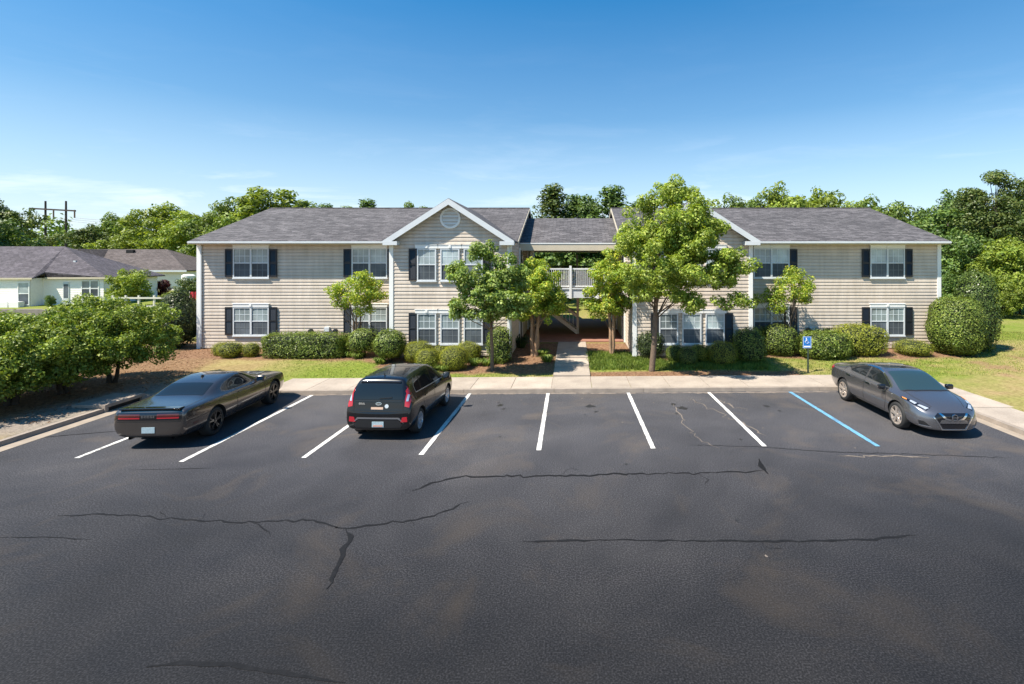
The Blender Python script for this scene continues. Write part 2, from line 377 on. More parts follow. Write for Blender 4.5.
def clump_leaves(g, centres, radii, per, size, squash=.8, up=.5):
    Ps, Ns, Ss = [], [], []
    for c, r in zip(centres, radii):
        k = max(8, int(per*(r/np.mean(radii))**2))
        d = g.normal(size=(k, 3)); d /= np.linalg.norm(d, axis=1, keepdims=True)
        rr = r*g.uniform(.35, 1.08, size=(k, 1))**.6
        p = c+d*rr*np.array([1, 1, squash])
        nrm = d+np.array([0, 0, up])+g.normal(size=(k, 3))*.45
        Ps.append(p); Ns.append(nrm); Ss.append(size*g.uniform(.6, 1.35, size=k))
    return np.concatenate(Ps), np.concatenate(Ns), np.concatenate(Ss)
def ell_centres(g, n, c, rad, fill=.45):
    d = g.normal(size=(n, 3)); d /= np.linalg.norm(d, axis=1, keepdims=True)
    r = g.uniform(0, 1, size=(n, 1))**fill
    return np.array(c)+d*r*np.array(rad)
# ================================================================ GROUND
def sstep(a, b, x):
    t = min(1, max(0, (x-a)/(b-a))); return t*t*(3-2*t)
KX = .03                                        # the kerb runs very slightly askew of the building
def kerb_y(x): return 17.86+KX*x
LX, RX = -14.1, 11.8                            # left and right kerb lines
def yy(x, y):                                   # shift near rows onto the askew kerb line
    return y+KX*x*(1-sstep(20, 25, y)) if y < 25 and abs(x) < 40 else y
def height(x, y):
    h = .10+.20*sstep(19.7, 25, y)
    if y < 30:
        l = .11+.045*max(0, LX-.2-x); r = .12+.025*max(0, x-13.3)
        if x < LX: h = max(h, min(l, .9))
        if x > 13: h = max(h, min(r, .8))
    if y > 36: h += .42*sstep(36, 46, y)+.022*max(0, min(y, 160)-46)
    h += .02*noise.noise(Vector((x*.4, y*.4, 0)))*(1 if y > 20.5 else .2)
    return h
xs = [-700, -300, -160, -110, -80, -60, -50, -42, -36, -31, -27]+[round(-24+.3*i, 3) for i in range(33)]+[LX-.10, LX+.12]
xs += [round(-13.6+.22*i, 3) for i in range(115)]+[RX-.12, RX+.10]+[round(12.1+.3*i, 3) for i in range(60)]+[31, 34, 38, 43, 50, 60, 75, 100, 150, 300, 700]
xs = sorted(set(xs))
ys = [-120, -60, -30, -15, -5, 0, 3, 6, 8, 9.5]+[round(10.5+.35*i, 3) for i in range(20)]+[17.80, 18.02]+[round(18.3+.2*i, 3) for i in range(40)]
ys += [round(26.4+.6*i, 2) for i in range(22)]+[41, 43, 45, 48, 52, 57, 63, 70, 80, 95, 120, 160, 220, 320, 500, 900]
ys = sorted(set(ys))
nx, ny = len(xs), len(ys)
V = []; C = []
def zones(x, y):
    n1 = noise.noise(Vector((x*.55, y*.55, 3))); n2 = noise.noise(Vector((x*.22, y*.22, 9))); n3 = noise.noise(Vector((x*1.6, y*1.6, 5)))
    mul = 0.0; dry = max(0, min(1, .25+.9*n2+.45*n3)); grey = 0.0
    e = .35*n1+.15*n3
    if -18.5 < x < 18.2 and 19 < y < 27:
        if x < -9: edge = 22.5
        elif x < -8.3: edge = 22.2
        elif x < -5.4: edge = 21.2
        elif x < -.7: edge = 20.3
        elif x < 3: edge = 24.0
        elif x < 8: edge = 22.3
        else: edge = 22.9
        mul = sstep(edge-.25, edge+.3, y+e)
        if -.7 < x < 9: mul = max(mul, 1-sstep(20.45, 20.75, y-KX*x+e*.5))
        if 1 < x < 8.5 and 20.7 < y < 24: dry *= .25
    if x < -9.5 and y < 27:                     # bare straw and earth round the left shrubs
        mul = max(mul, .85*sstep(-13.9, -15.2, x+1.8*e+(max(0, y-19)*.35)))
        dry = max(dry, (.55+.5*n1)*sstep(-10.0, -12.5, x+1.5*e)*(1-sstep(21, 22.5, y)))
        dry = max(dry, .8*sstep(-11.6, -13.2, x+1.5*e));
        if x < -12.2: mul = max(mul, .3*sstep(0, .3, n1))
    if x < LX+.1 and 12 < y < 19.5:
        grey = sstep(LX-2.0, LX-1.2, x+e*1.3)*sstep(12.4, 13.6, y)*(1-sstep(18.0, 19.3, y))*.85
    if x > 11.5:
        dry = max(dry, min(1, .48+.8*n2+.45*n3)); mul = max(mul, .6*sstep(.22, .5, n1+.45*n3)*(y < 26))
        if y > 27: dry = max(0, dry-.35)
    if y > 27 and x < -18: dry *= .6
    return (mul, max(0, min(1, dry)), grey)
for j, y in enumerate(ys):
    for i, x in enumerate(xs):
        Y = yy(x, y); inside = (LX-.05 < x < RX+.05) and y < 17.9
        V.append((x, Y, -.35 if inside else height(x, y))); C.append(zones(x, Y)+(1,))
Fc = [(j*nx+i, j*nx+i+1, (j+1)*nx+i+1, (j+1)*nx+i) for j in range(ny-1) for i in range(nx-1)]
me = bpy.data.meshes.new('lawn'); me.from_pydata(V, [], Fc); me.materials.append(M['lawn'])
ca = me.color_attributes.new('zones', 'FLOAT_COLOR', 'POINT'); ca.data.foreach_set('color', [c for q in C for c in q]); me.shade_smooth()
structure(link_mesh('lawn', me))

# ---- asphalt with its cracks and sand streaks
mb = MB()
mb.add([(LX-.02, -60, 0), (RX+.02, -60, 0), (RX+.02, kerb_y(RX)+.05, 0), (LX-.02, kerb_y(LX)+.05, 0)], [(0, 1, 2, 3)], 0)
def strip(mb, px, w, z, mat, seed=1, amp=.4, step=.12, zz=0):
    g = random.Random(seed); pts = [Vector(ground(x, y, 0)[:2]) for x, y in px]; L = []
    for a, b in zip(pts, pts[1:]):
        n = max(1, int((b-a).length/step)); 
        for k in range(n): L.append(a.lerp(b, k/n))
    L.append(pts[-1]); jit = [Vector((g.gauss(0, 1), g.gauss(0, 1)))*zz for _ in L]; L = [p+j for p, j in zip(L, jit)]
    vs = []; wv = 1
    for i, p in enumerate(L):
        d = (L[min(i+1, len(L)-1)]-L[max(i-1, 0)]); nrm = Vector((-d.y, d.x)).normalized()
        wv = .8*wv+.2*g.uniform(.35, 1.5); q = w*wv*(1 if 1 < i < len(L)-2 else .3)*g.uniform(1-amp, 1+amp)
        vs += [(p.x+nrm.x*q/2, p.y+nrm.y*q/2, z), (p.x-nrm.x*q/2, p.y-nrm.y*q/2, z)]
    mb.add(vs, [(2*i, 2*i+1, 2*i+3, 2*i+2) for i in range(len(L)-1)], mat)
strip(mb, [(55,517),(100,514),(137,515),(165,518),(200,521),(250,521),(300,520),(325,523),(347,529),(375,525),(410,521),(440,514),(467,502)], .042, .004, 1, 3, zz=.028)
strip(mb, [(345,528),(349,537),(346,545),(340,558),(330,588)], .07, .006, 1, 4, zz=.03)
strip(mb, [(414,490),(430,483),(460,477),(560,476),(635,474),(700,473),(762,471)], .06, .004, 1, 5, zz=.028)
strip(mb, [(759,459),(761,466),(768,474)], .11, .006, 1, 6)
strip(mb, [(523,542),(600,540),(700,541),(760,541),(830,541),(880,539),(917,535)], .05, .004, 1, 7, zz=.012)
strip(mb, [(145,668),(180,663),(230,665),(270,672),(345,683)], .06, .004, 1, 8, zz=.006)
strip(mb, [(0,538),(50,537),(90,540)], .03, .004, 1, 9, zz=.01)
strip(mb, [(38,438),(70,435),(120,431)], .05, .004, 1, 10)
strip(mb, [(690,445),(760,447),(830,452),(960,456),(1010,458)], .025, .004, 1, 11, zz=.02)
strip(mb, [(130,470),(180,469),(215,468)], .02, .004, 1, 12)
strip(mb, [(674,405),(682,420),(688,428),(697,438),(717,449)], .032, .004, 2, 13, zz=.05)
strip(mb, [(690,398),(712,410),(735,420),(770,436)], .035, .004, 2, 14, zz=.09)
strip(mb, [(838,456),(890,456),(930,457)], .06, .006, 2, 15, zz=.03)
strip(mb, [(705,392),(722,402),(745,410)], .05, .006, 2, 16, zz=.08)
strip(mb, [(300,395.2),(420,394.2),(560,393.4),(700,392.8),(835,391.8)], .16, .004, 2, 17, amp=.6, zz=.02)
def blot(cx, cy, r, mat, seed):
    g = random.Random(seed); n = 26; ph = [g.uniform(0, 6.28) for _ in range(4)]
    p = [(cx+r*math.cos(t)*(1+.28*math.sin(2*t+ph[0])+.16*math.sin(5*t+ph[1])+.1*g.uniform(-1, 1)), cy+r*1.3*math.sin(t)*(1+.28*math.sin(3*t+ph[2])+.16*math.sin(7*t+ph[3])), .003) for t in [2*math.pi*i/n for i in range(n)]]
    mb.add(p, [tuple(range(n))], mat)
for i, (x, y, r) in enumerate(((-2.3, 16.3, .10), (-2.15, 15.9, .05), (-2.4, 16.6, .035), (.55, 16.2, .12), (.7, 15.6, .05), (.35, 15.3, .03), (3.2, 16.4, .09), (3.4, 16.0, .13), (3.1, 15.4, .04), (6.1, 16.2, .08), (6.3, 15.7, .05), (-1.9, 13.4, .03), (4.3, 13.2, .035), (1.2, 11.6, .03), (.06, 11.3, .025), (2.9, 9.1, .03))): blot(x, y, r, 3, i)
for i, (x, y) in enumerate(((-1.7, 16.9), (.3, 17.1), (4.2, 17.0), (2.6, 16.6), (-2.9, 16.95), (1.4, 14.6), (5.2, 14.1), (6.9, 12.6), (3.0, 8.0))): blot(x, y, .022, 2, 50+i)
# hairline side branches of the sealed cracks
for i, q in enumerate(([(165, 518), (160, 511), (166, 506)], [(250, 521), (262, 527), (270, 536)], [(410, 521), (416, 527)], [(560, 476), (566, 470), (575, 468)], [(700, 473), (706, 480), (704, 488)], [(200, 521), (206, 514)], [(635, 474), (641, 481)], [(338, 560), (346, 566)], [(760, 541), (768, 547), (780, 549)])): strip(mb, q, .022, .0045, 1, 60+i, zz=.02)
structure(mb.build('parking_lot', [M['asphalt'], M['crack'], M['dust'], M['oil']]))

# ---- painted lines
def line(px0, px1, mat, nm, w=.115):
    a, b = Vector(ground(*px0)), Vector(ground(*px1)); d = (b-a).normalized(); n = Vector((-d.y, d.x, 0))*w/2
    g = random.Random(int(px0[0])); k = 40; vs = []
    for i in range(k+1):
        p = a.lerp(b, i/k); j = g.uniform(.9, 1.06); vs += [tuple(p+n*j+Vector((0, 0, .008))), tuple(p-n*j+Vector((0, 0, .008)))]
    structure(MB().add(vs, [(2*i, 2*i+1, 2*i+3, 2*i+2) for i in range(k)]).build(nm, mat))
def top_of(pa, pb):                              # extend a line up to the kerb
    return pa, pb
for a, b in (((232,397),(76.5,458.3)), ((312,395.4),(181,462)), ((391.5,395),(303.5,458)), ((470,393.6),(421,455)), ((548,393.3),(538.7,450.5)), ((628.2,392.9),(653.2,448.7)), ((708.7,392.5),(764.5,446.5))):
    if a[0] == 232: a = ground(232, 397); A = (-11.44, 17.3); a = (PX0+A[0]/A[1]*F, PY0+CH*F/A[1])
    line(a, b, M['paint_w'], 'parking_line')
line((790, 392), (878, 446.5), M['paint_b'], 'accessible_bay_line', .125)

# ---- kerbs, gutters and pavements
mb = MB(); w = .16
def kerb_run(mb, pts, w, z0, z1, side):          # pts on the road face; body towards +side normal
    for a, b in zip(pts, pts[1:]):
        a, b = Vector(a), Vector(b); L = (b-a).length; n = max(1, round(L/3.0)); d = (b-a)/L; nr = Vector((-d.y, d.x))*side
        for i in range(n):
            p = a+d*(L*i/n+(.006 if i else 0)); q = a+d*(L*(i+1)/n-(.006 if i < n-1 else 0))
            f = nr*.025
            vs = [(p.x, p.y, z0), (q.x, q.y, z0), (q.x+nr.x*w, q.y+nr.y*w, z0), (p.x+nr.x*w, p.y+nr.y*w, z0)]
            vs += [(p.x+f.x, p.y+f.y, z1), (q.x+f.x, q.y+f.y, z1), (q.x+nr.x*w, q.y+nr.y*w, z1), (p.x+nr.x*w, p.y+nr.y*w, z1)]
            mb.add(vs, [(0,3,2,1),(4,5,6,7),(0,1,5,4),(1,2,6,5),(2,3,7,6),(3,0,4,7)])
arc = [(LX+1.0-1.0*math.cos(R(t)), kerb_y(LX+1)-1.0+1.0*math.sin(R(t))) for t in (30, 50, 70, 90)]
kerb_run(mb, [(LX, -40), (LX, 15.55)], w, -.1, .125, 1)
kerb_run(mb, [(LX, 16.85)]+arc+[(RX-.01, kerb_y(RX))], w, -.1, .12, 1)
kerb_run(mb, [(RX, kerb_y(RX)-.02), (RX, -40)], w, -.1, .12, 1)
structure(mb.build('kerb', M['concrete']))
mb = MB()
mb.add([(LX, -40, .005), (LX+.38, -40, .005), (LX+.38, 16.6, .005), (LX, 16.9, .005)], [(0, 1, 2, 3)])
mb.add([(RX-.3, -40, .005), (RX, -40, .005), (RX, kerb_y(RX), .005), (RX-.3, kerb_y(RX)-.3, .005)], [(0, 1, 2, 3)])
structure(mb.build('gutter', M['gutterc']))
mb = MB(); x = -10.6
def slab(mb, q, z0=-.05, z1=.12):
    mb.add([(a, b, z0) for a, b in q]+[(a, b, z1) for a, b in q], [(0,3,2,1),(4,5,6,7),(0,1,5,4),(1,2,6,5),(2,3,7,6),(3,0,4,7)])
WX0, WX1 = -.76, .66
cuts = [-10.6+i*1.405 for i in range(8)]+[WX0]+[WX1]+[WX1+i*1.39 for i in range(1, 9)]+[RX+.16]
for a, b in zip(cuts, cuts[1:]):
    g = .008
    slab(mb, [(a+g, kerb_y(a)+w+.006), (b-g, kerb_y(b)+w+.006), (b-g, kerb_y(b)+1.93), (a+g, kerb_y(a)+1.93)], z1=.123+rnd.uniform(-.003, .003))
y = kerb_y(0)+1.945
cy = [y, 21.4, 22.8, 24.2, 25.6, 26.88]
for i in range(5): slab(mb, [(WX0, cy[i]+.008), (WX1, cy[i]+.008), (WX1, cy[i+1]-.008), (WX0, cy[i+1]-.008)], -.05, max(height(0, cy[i]), height(0, cy[i+1]))+.035)
yr = kerb_y(RX)+1.93
n = 12
for i in range(n):
    a = yr-i*1.5; b = a-1.485
    slab(mb, [(RX+.165, b), (RX+1.62, b), (RX+1.62, a-.01), (RX+.165, a-.01)], z1=.124+rnd.uniform(-.003, .003))
structure(mb.build('pavement', M['sidewalk']))
# brick-red floor slab of the passage
# ---- storm drain inlet in the left kerb
r_ = root('storm_drain', (LX-.6, 16.2, 0), 'concrete storm drain inlet with a dark slot set in the left kerb', 'drain')
o_ = (LX-.6, 16.2, 0); mb = MB()
mb.box(LX-1.0, LX+.02, 15.5, 16.95, .13, .23); mb.box(LX-1.0, LX-.4, 15.5, 16.95, -.1, .13); mb.box(LX-.4, LX+.02, 15.5, 15.62, -.1, .13); mb.box(LX-.4, LX+.02, 16.83, 16.95, -.1, .13)
mb.build('inlet_top', M['concrete'], r_, o_, bevel=.012)
MB().box(LX-.39, LX-.05, 15.63, 16.82, -.08, .125).build('slot', M['dark'], r_, o_)

# ================================================================ APARTMENT BUILDING
BO = (0, 25, .3)
B = root('apartment_building', BO, 'two-storey beige clapboard apartment building with two front gables and an open central passage', 'building')
EXPO = .16
def siding(mb, p0, p1, nrm, z0, z1, ext=None, proud=.040):
    """lapped boards from p0 to p1 (2D), outward normal nrm; ext(z)->(t0,t1) limits in metres along the wall"""
    p0, p1, nrm = Vector(p0), Vector(p1), Vector(nrm); L = (p1-p0).length; d = (p1-p0)/L
    z = z0
    while z < z1-.002:
        zt = min(z+EXPO, z1); zm = min(z+EXPO*.56, zt)
        def q(t, off, zz): 
            p = p0+d*t+nrm*off; return (p.x, p.y, zz)
        e = ext or (lambda zz: (0, L))
        a0, b0 = e(z); am, bm_ = e(zm); a1, b1 = e(zt)
        if b0-a0 > .02:
            if b1 < a1: a1 = b1 = (a1+b1)/2
            if bm_ < am: am = bm_ = (am+bm_)/2
            mb.add([q(a0, 0, z), q(b0, 0, z), q(b0, proud, z), q(a0, proud, z), q(am, proud*.8, zm), q(bm_, proud*.8, zm), q(a1, .001, zt), q(b1, .001, zt)],
                   [(0, 3, 2, 1), (3, 4, 5, 2), (4, 6, 7, 5)])
        z = zt
ZB, ZW = .34, 5.37
eaveY, eaveZ, ridY, ridZ = 24.45, 5.50, 31.1, 7.73
LXa, LXb, RXa, RXb = -18.17, -2.81, 2.72, 17.77          # wing extents
GL0, GL1, GR0, GR1, GY = -8.13, -2.81, 2.72, 7.95, 23.0   # the gabled fronts
BACK = 37.2
mb = MB()
siding(mb, (LXa, 25), (GL0, 25), (0, -1), ZB, ZW)
siding(mb, (GR1, 25), (RXb, 25), (0, -1), ZB, ZW)
for (a, b) in ((GL0, GL1), (GR0, GR1)):
    c = (a+b)/2; half = (b-a)/2; pz = 7.20
    def ext(z, half=half):
        if z <= 5.40: return (0, 2*half)
        s = (z-5.40)/(pz-5.40)*half; return (s, 2*half-s)
    siding(mb, (a, GY), (b, GY), (0, -1), ZB, pz, ext)
# returns of the gabled fronts, passage side walls and outer gable ends
siding(mb, (GL0, GY), (GL0, 25), (-1, 0), ZB, ZW); siding(mb, (GR1, GY), (GR1, 25), (1, 0), ZB, ZW)
def end_ext(z):
    L = BACK-25
    if z < 5.45: return (0, L)
    s = (z-5.45)/(ridZ-.1-5.45)*L/2; return (s, L-s)
siding(mb, (LXa, 25), (LXa, BACK), (-1, 0), ZB, ridZ-.12, end_ext)
siding(mb, (RXb, 25), (RXb, BACK), (1, 0), ZB, ridZ-.12, end_ext)
siding(mb, (GL1, GY), (GL1, BACK), (1, 0), ZB, 5.42); siding(mb, (GR0, GY), (GR0, BACK), (-1, 0), ZB, 5.42)
siding(mb, (LXb, 25), (LXb, BACK), (1, 0), 5.42, ridZ-.12, lambda z: end_ext(max(z, 5.45))); siding(mb, (RXa, 25), (RXa, BACK), (-1, 0), 5.42, ridZ-.12, lambda z: end_ext(max(z, 5.45)))
siding(mb, (LXa, BACK), (LXb, BACK), (0, 1), ZB, ZW); siding(mb, (RXa, BACK), (RXb, BACK), (0, 1), ZB, ZW)
mb.build('wall', M['siding'], B, BO)
mb = MB()   # foundation strip and sealed wall cores
for (a, b, y0) in ((LXa, LXb, 25), (RXa, RXb, 25), (GL0, GL1, GY), (GR0, GR1, GY)):
    mb.box(a+.01, b-.01, y0+.006, BACK-.01 if y0 == 25 else 25.0, .0, ZB-.002)
mb.build('foundation', M['stonewall'], B, BO)
# corner boards
for x, y, s in ((LXa, 25, -1), (RXb, 25, 1), (GL0, GY, -1), (GL1, GY, 1), (GR0, GY, -1), (GR1, GY, 1)):
    t = .062; mb = MB()
    mb.box(x-s*.12, x+s*t, y-t, y-.001, .3, ZW-.002); mb.box(x+s*.001, x+s*t, y-.001, y+.12, .3, ZW-.002)
    mb.build('corner_board', M['white'], B, BO)
for x, y in ((LXa+.16, 24.9), (GR1+.14, 24.86), (GL1-.02, 22.9)):
    MB().box(x-.035, x+.035, y, y+.06, .4, ZW).build('downspout', M['white_soft'], B, BO)

# main roofs
def slope(mb, q, th=.09, mat=0):                 # q: four corners of the top face, given thickness downwards
    n = len(q); mb.add([tuple(v) for v in q]+[(v[0], v[1], v[2]-th) for v in q],
        [tuple(range(n)), tuple(range(n, 2*n))[::-1]]+[(i, n+i, n+(i+1) % n, (i+1) % n) for i in range(n)], mat)
backEY = 37.75
def wing_roof(xa, xb, nm):
    mb = MB()
    slope(mb, [(xa, eaveY, eaveZ), (xb, eaveY, eaveZ), (xb, ridY, ridZ), (xa, ridY, ridZ)])
    slope(mb, [(xb, backEY, eaveZ), (xa, backEY, eaveZ), (xa, ridY+.001, ridZ-.001), (xb, ridY+.001, ridZ-.001)])
    mb.box(xa, xb, ridY-.13, ridY+.13, ridZ-.06, ridZ+.025)
    return mb.build(nm, M['roof'], B, BO)
wl = wing_roof(-18.27, -2.62, 'roof'); wr = wing_roof(2.30, 17.93, 'roof')
# cross gables over the front gables
gpk, gez, gfy = 7.32, 5.455, 22.6
for (a, b, par) in ((GL0, GL1, wl), (GR0, GR1, wr)):
    c = (a+b)/2; x0, x1 = c-2.87, c+2.87; by = 29.9; mb = MB()
    slope(mb, [(x0, gfy, gez), (c, gfy, gpk), (c, by, gpk), (x0, eaveY+.12, gez)], .07)
    slope(mb, [(c+.001, gfy, gpk-.001), (x1, gfy, gez), (x1, eaveY+.12, gez), (c+.001, by, gpk-.001)], .07)
    mb.build('gable_roof', M['roof'], par, BO)
    # white rake boards, boxed returns and a soffit under the overhang
    mb = MB(); th = .24
    for s in (-1, 1):
        xe = x0 if s < 0 else x1
        q = [(xe-s*-.02, gez-.02), (c, gpk-.02), (c, gpk-.02-th*1.12), (xe-s*.10, gez-.02-th*.8)]
        mb.prism(q, 'y', gfy-.022, gfy-.001)
        mb.add([(xe, gfy, gez-.10), (c, gfy, gpk-.10), (c, GY, gpk-.10), (xe, GY, gez-.10)], [(0, 1, 2, 3)])
        mb.box(xe-s*-.01, xe-s*.62, gfy-.03, GY-.001, gez-.20, gez-.03)
    mb.build('rake_board', M['white_soft'], par, BO)
# fascia/gutter along the eaves, soffit boards
for (xa, xb, par) in ((-18.27, GL0-.18, wl), (GR1+.18, 17.93, wr)):
    mb = MB(); mb.box(xa, xb, eaveY-.02, eaveY+.1, eaveZ-.13, eaveZ-.015); mb.box(xa, xb, eaveY-.07, eaveY-.021, eaveZ-.095, eaveZ-.025)
    mb.build('gutter_board', M['white_soft'], par, BO)
    MB().box(xa, xb, eaveY+.101, 24.999, eaveZ-.15, eaveZ-.13).build('soffit', M['soffit'], par, BO)
for xa, sgn, par in ((-18.27, -1, wl), (17.93, 1, wr), (-2.62, 1, wl), (2.30, -1, wr)):   # rake trim of the roof ends
    mb = MB(); t = .025
    for (ya, za, yb, zb) in ((eaveY, eaveZ, ridY, ridZ), (backEY, eaveZ, ridY, ridZ)):
        mb.add([(xa+sgn*.001, ya, za-.01), (xa+sgn*.001, yb, zb-.01), (xa+sgn*.001, yb, zb-.17), (xa+sgn*.001, ya, za-.17),
                (xa+sgn*t, ya, za-.01), (xa+sgn*t, yb, zb-.01), (xa+sgn*t, yb, zb-.17), (xa+sgn*t, ya, za-.17)],
               [(0,1,2,3),(4,7,6,5),(0,4,5,1),(1,5,6,2),(2,6,7,3),(3,7,4,0)])
    mb.build('verge_board', M['beam'], par, BO)
# passage roof, beam, decks
mb = MB(); pe, pz, pr, prz = 26.8, 5.50, 31.1, 7.12
slope(mb, [(-2.81, pe, pz), (2.72, pe, pz), (2.72, pr, prz), (-2.81, pr, prz)])
slope(mb, [(2.72, 35.9, 5.35), (-2.81, 35.9, 5.35), (-2.81, pr+.001, prz-.001), (2.72, pr+.001, prz-.001)])
pr_ = mb.build('passage_roof', M['roof'], B, BO)
MB().box(-2.75, 2.68, pe-.10, pe-.001, pz-.07, pz-.01).build('gutter', M['white'], pr_, BO)
mb = MB(); mb.box(-2.78, 2.70, 26.72, 26.9, 5.09, 5.425); mb.box(-2.78, 2.70, 26.91, 35.6, 5.12, 5.16)
mb.build('beam', M['beam'], B, BO)
pz0, pz1 = 2.86, 3.12
mb = MB(); mb.box(-2.78, 2.69, 26.82, 28.9, pz0, pz1); mb.box(-2.78, -1.7, 28.9, 36, pz0, pz1); mb.box(.45, 2.69, 28.9, 36, pz0, pz1); mb.box(-1.7, .45, 33.2, 36, pz0, pz1)
mb.build('deck', M['stairw'], B, BO)
mb = MB(); mb.box(-2.78, 2.69, 26.78, 26.815, 2.63, 3.11); mb.box(-2.78, 2.69, 26.74, 26.778, 3.08, 3.15)
mb.build('deck_skirt', M['white_soft'], B, BO)
def railing(mb, x0, x1, y, z0, z1, sp=.105):
    mb.box(x0, x1, y-.03, y+.03, z1-.07, z1); mb.box(x0, x1, y-.025, y+.025, z0+.05, z0+.11)
    n = int((x1-x0)/sp)
    for i in range(n): xx = x0+(i+.5)*(x1-x0)/n; mb.box(xx-.017, xx+.017, y-.015, y+.015, z0+.11, z1-.07)
mb = MB(); 
for a, b in ((-2.7, -1.42), (-1.28, -.2), (-.06, 1.21), (1.35, 2.62)): railing(mb, a, b, 26.85, pz1+.03, 4.17)
rl = mb.build('balcony_railing', M['white'], B, BO)
for x in (-2.72, -1.35, -.13, 1.28, 2.65): MB().box(x-.06, x+.06, 26.72, 26.9, 2.60, 4.30).build('railing_post', M['white'], rl, BO)
mb = MB(); railing(mb, -2.7, 2.6, 35.9, pz1, 4.2); mb.build('rear_railing', M['brown_wood'], B, BO)
for x, y, z0, z1 in ((-2.2, 27.6, pz1, 5.10), (.27, 29.6, .36, 2.85), (.29, 35.6, pz1, 4.98), (-2.3, 29.7, .36, 2.85)):
    MB().box(x-.07, x+.07, y-.07, y+.07, z0, z1).build('post', M['beam'], B, BO)
MB().box(-2.79, 2.70, 26.9, BACK, .1, .375).build('passage_floor', M['brickred'], B, BO)
# doors of the upper and lower landings, on the passage walls
for z0 in (.36, 3.13):
    for (x, s) in ((GL1+.03, 1), (GR0-.03, -1)):
        for y0 in (26.6, 31.5):
            d = MB().box(x, x+s*.05, y0, y0+.95, z0, z0+2.0).build('door', M['shutter'], B, BO)
            mb = MB(); mb.box(x-s*.01, x+s*.07, y0-.1, y0-.001, z0, z0+2.1); mb.box(x-s*.01, x+s*.07, y0+.951, y0+1.05, z0, z0+2.1); mb.box(x-s*.01, x+s*.07, y0, y0+.95, z0+2.001, z0+2.1)
            mb.build('door_frame', M['white'], d, BO)
            MB().lathe([(0, .001), (.0, .03), (.05, .03), (.05, .001)], (x+s*.05 if s > 0 else x-.1, y0+.85, z0+1.0), 'x', 10).build('handle', M['chrome'], d, BO)
# switchback stair
mb = MB()
def flight(x0, z0, x1, z1, y0, y1, n):
    for y in (y0, y1-.05):
        mb.add([(x0, y, z0-.05), (x0, y+.05, z0-.05), (x1, y+.05, z1-.05), (x1, y, z1-.05), (x0, y, z0+.2), (x0, y+.05, z0+.2), (x1, y+.05, z1+.2), (x1, y, z1+.2)],
               [(0,3,2,1),(4,5,6,7),(0,1,5,4),(1,2,6,5),(2,3,7,6),(3,0,4,7)])
        for k in range(n+1): t = k/n; mb.box(x0+(x1-x0)*t-.015, x0+(x1-x0)*t+.015, y+.01, y+.04, z0+(z1-z0)*t+.15, z0+(z1-z0)*t+.95)
        mb.bar((x0, y+.025, z0+.98), (x1, y+.025, z1+.98), .07, .12)
    for k in range(n): t = (k+.5)/n; xx = x0+(x1-x0)*t; mb.box(xx-.14, xx+.14, y0+.051, y1-.051, z0+(z1-z0)*t+.07, z0+(z1-z0)*t+.11)
flight(.22, .40, -1.45, 1.66, 29.45, 30.5, 8)
flight(-1.45, 1.68, .40, 2.98, 30.62, 31.7, 8)
mb.box(-2.6, -1.4, 29.4, 31.75, 1.66, 1.8)
mb.build('staircase', M['stairw'], B, BO)
# windows
def sash(parent, x0, x1, z0, z1, y, lowgrille=True):
    zm = (z0+z1)/2; yg = y
    MB().add([(x0, yg, zm), (x1, yg, zm), (x1, yg, z1), (x0, yg, z1)], [(0, 1, 2, 3)]).build('pane', M['pane_up'], parent, BO)
    MB().add([(x0, yg+.002, z0), (x1, yg+.002, z0), (x1, yg+.002, zm), (x0, yg+.002, zm)], [(0, 1, 2, 3)]).build('insect_screen', M['pane_low'], parent, BO)
    mb = MB(); 
    for k in (1, 2): xx = x0+(x1-x0)*k/3; mb.box(xx-.011, xx+.011, yg-.006, yg-.001, zm+.03, z1); 
    zz = (zm+z1)/2+.01; mb.box(x0, x1, yg-.007, yg-.0015, zz-.011, zz+.011); mb.build('grille', M['grille_w'], parent, BO)
    if lowgrille:
        mb = MB()
        for k in (1, 2): xx = x0+(x1-x0)*k/3; mb.box(xx-.010, xx+.010, yg-.004, yg+.001, z0, zm-.03)
        zz = (zm+z0)/2; mb.box(x0, x1, yg-.005, yg+.0005, zz-.010, zz+.010); mb.build('lower_grille', M['grille_d'], parent, BO)
def window(x0, x1, z0, z1, y, n=2, head=None, fw=.055):
    mb = MB(); yo = y-.095; yb = y-.002
    mb.box(x0, x0+fw, yo, yb, z0, z1); mb.box(x1-fw, x1, yo, yb, z0, z1)
    mb.box(x0+fw, x1-fw, yo, yb, z1-fw, z1); mb.box(x0-.02, x1+.02, yo-.02, yb, z0-.06, z0-.001); mb.box(x0+fw, x1-fw, yo, yb, z0, z0+fw*.8)
    cells = []
    w = (x1-x0-2*fw-(n-1)*.085)/n
    for k in range(n):
        a = x0+fw+k*(w+.085); cells.append((a, a+w))
        if k: mb.box(a-.085, a, yo-.004, yb, z0+fw*.8, z1-fw)
    zm = (z0+z1)/2
    for a, b in cells: mb.box(a, b, yo+.012, yb, zm-.025, zm+.025)
    o = mb.build('window', M['white_soft'], B, BO)
    for a, b in cells: sash(o, a, b, z0+fw*.8, z1-fw, y-.064)
    if head:
        hb = MB(); hx0, hx1 = head; hb.box(hx0, hx1, yo-.012, yb, z1+.003, z1+.15); hb.box(hx0-.03, hx1+.03, yo-.03, yb, z1+.151, z1+.175)
        c = (hx0+hx1)/2; hb.box(c-.05, c+.05, yo-.04, yo-.013, z1+.03, z1+.15)
        hb.build('head_trim', M['white'], o, BO)
    return o
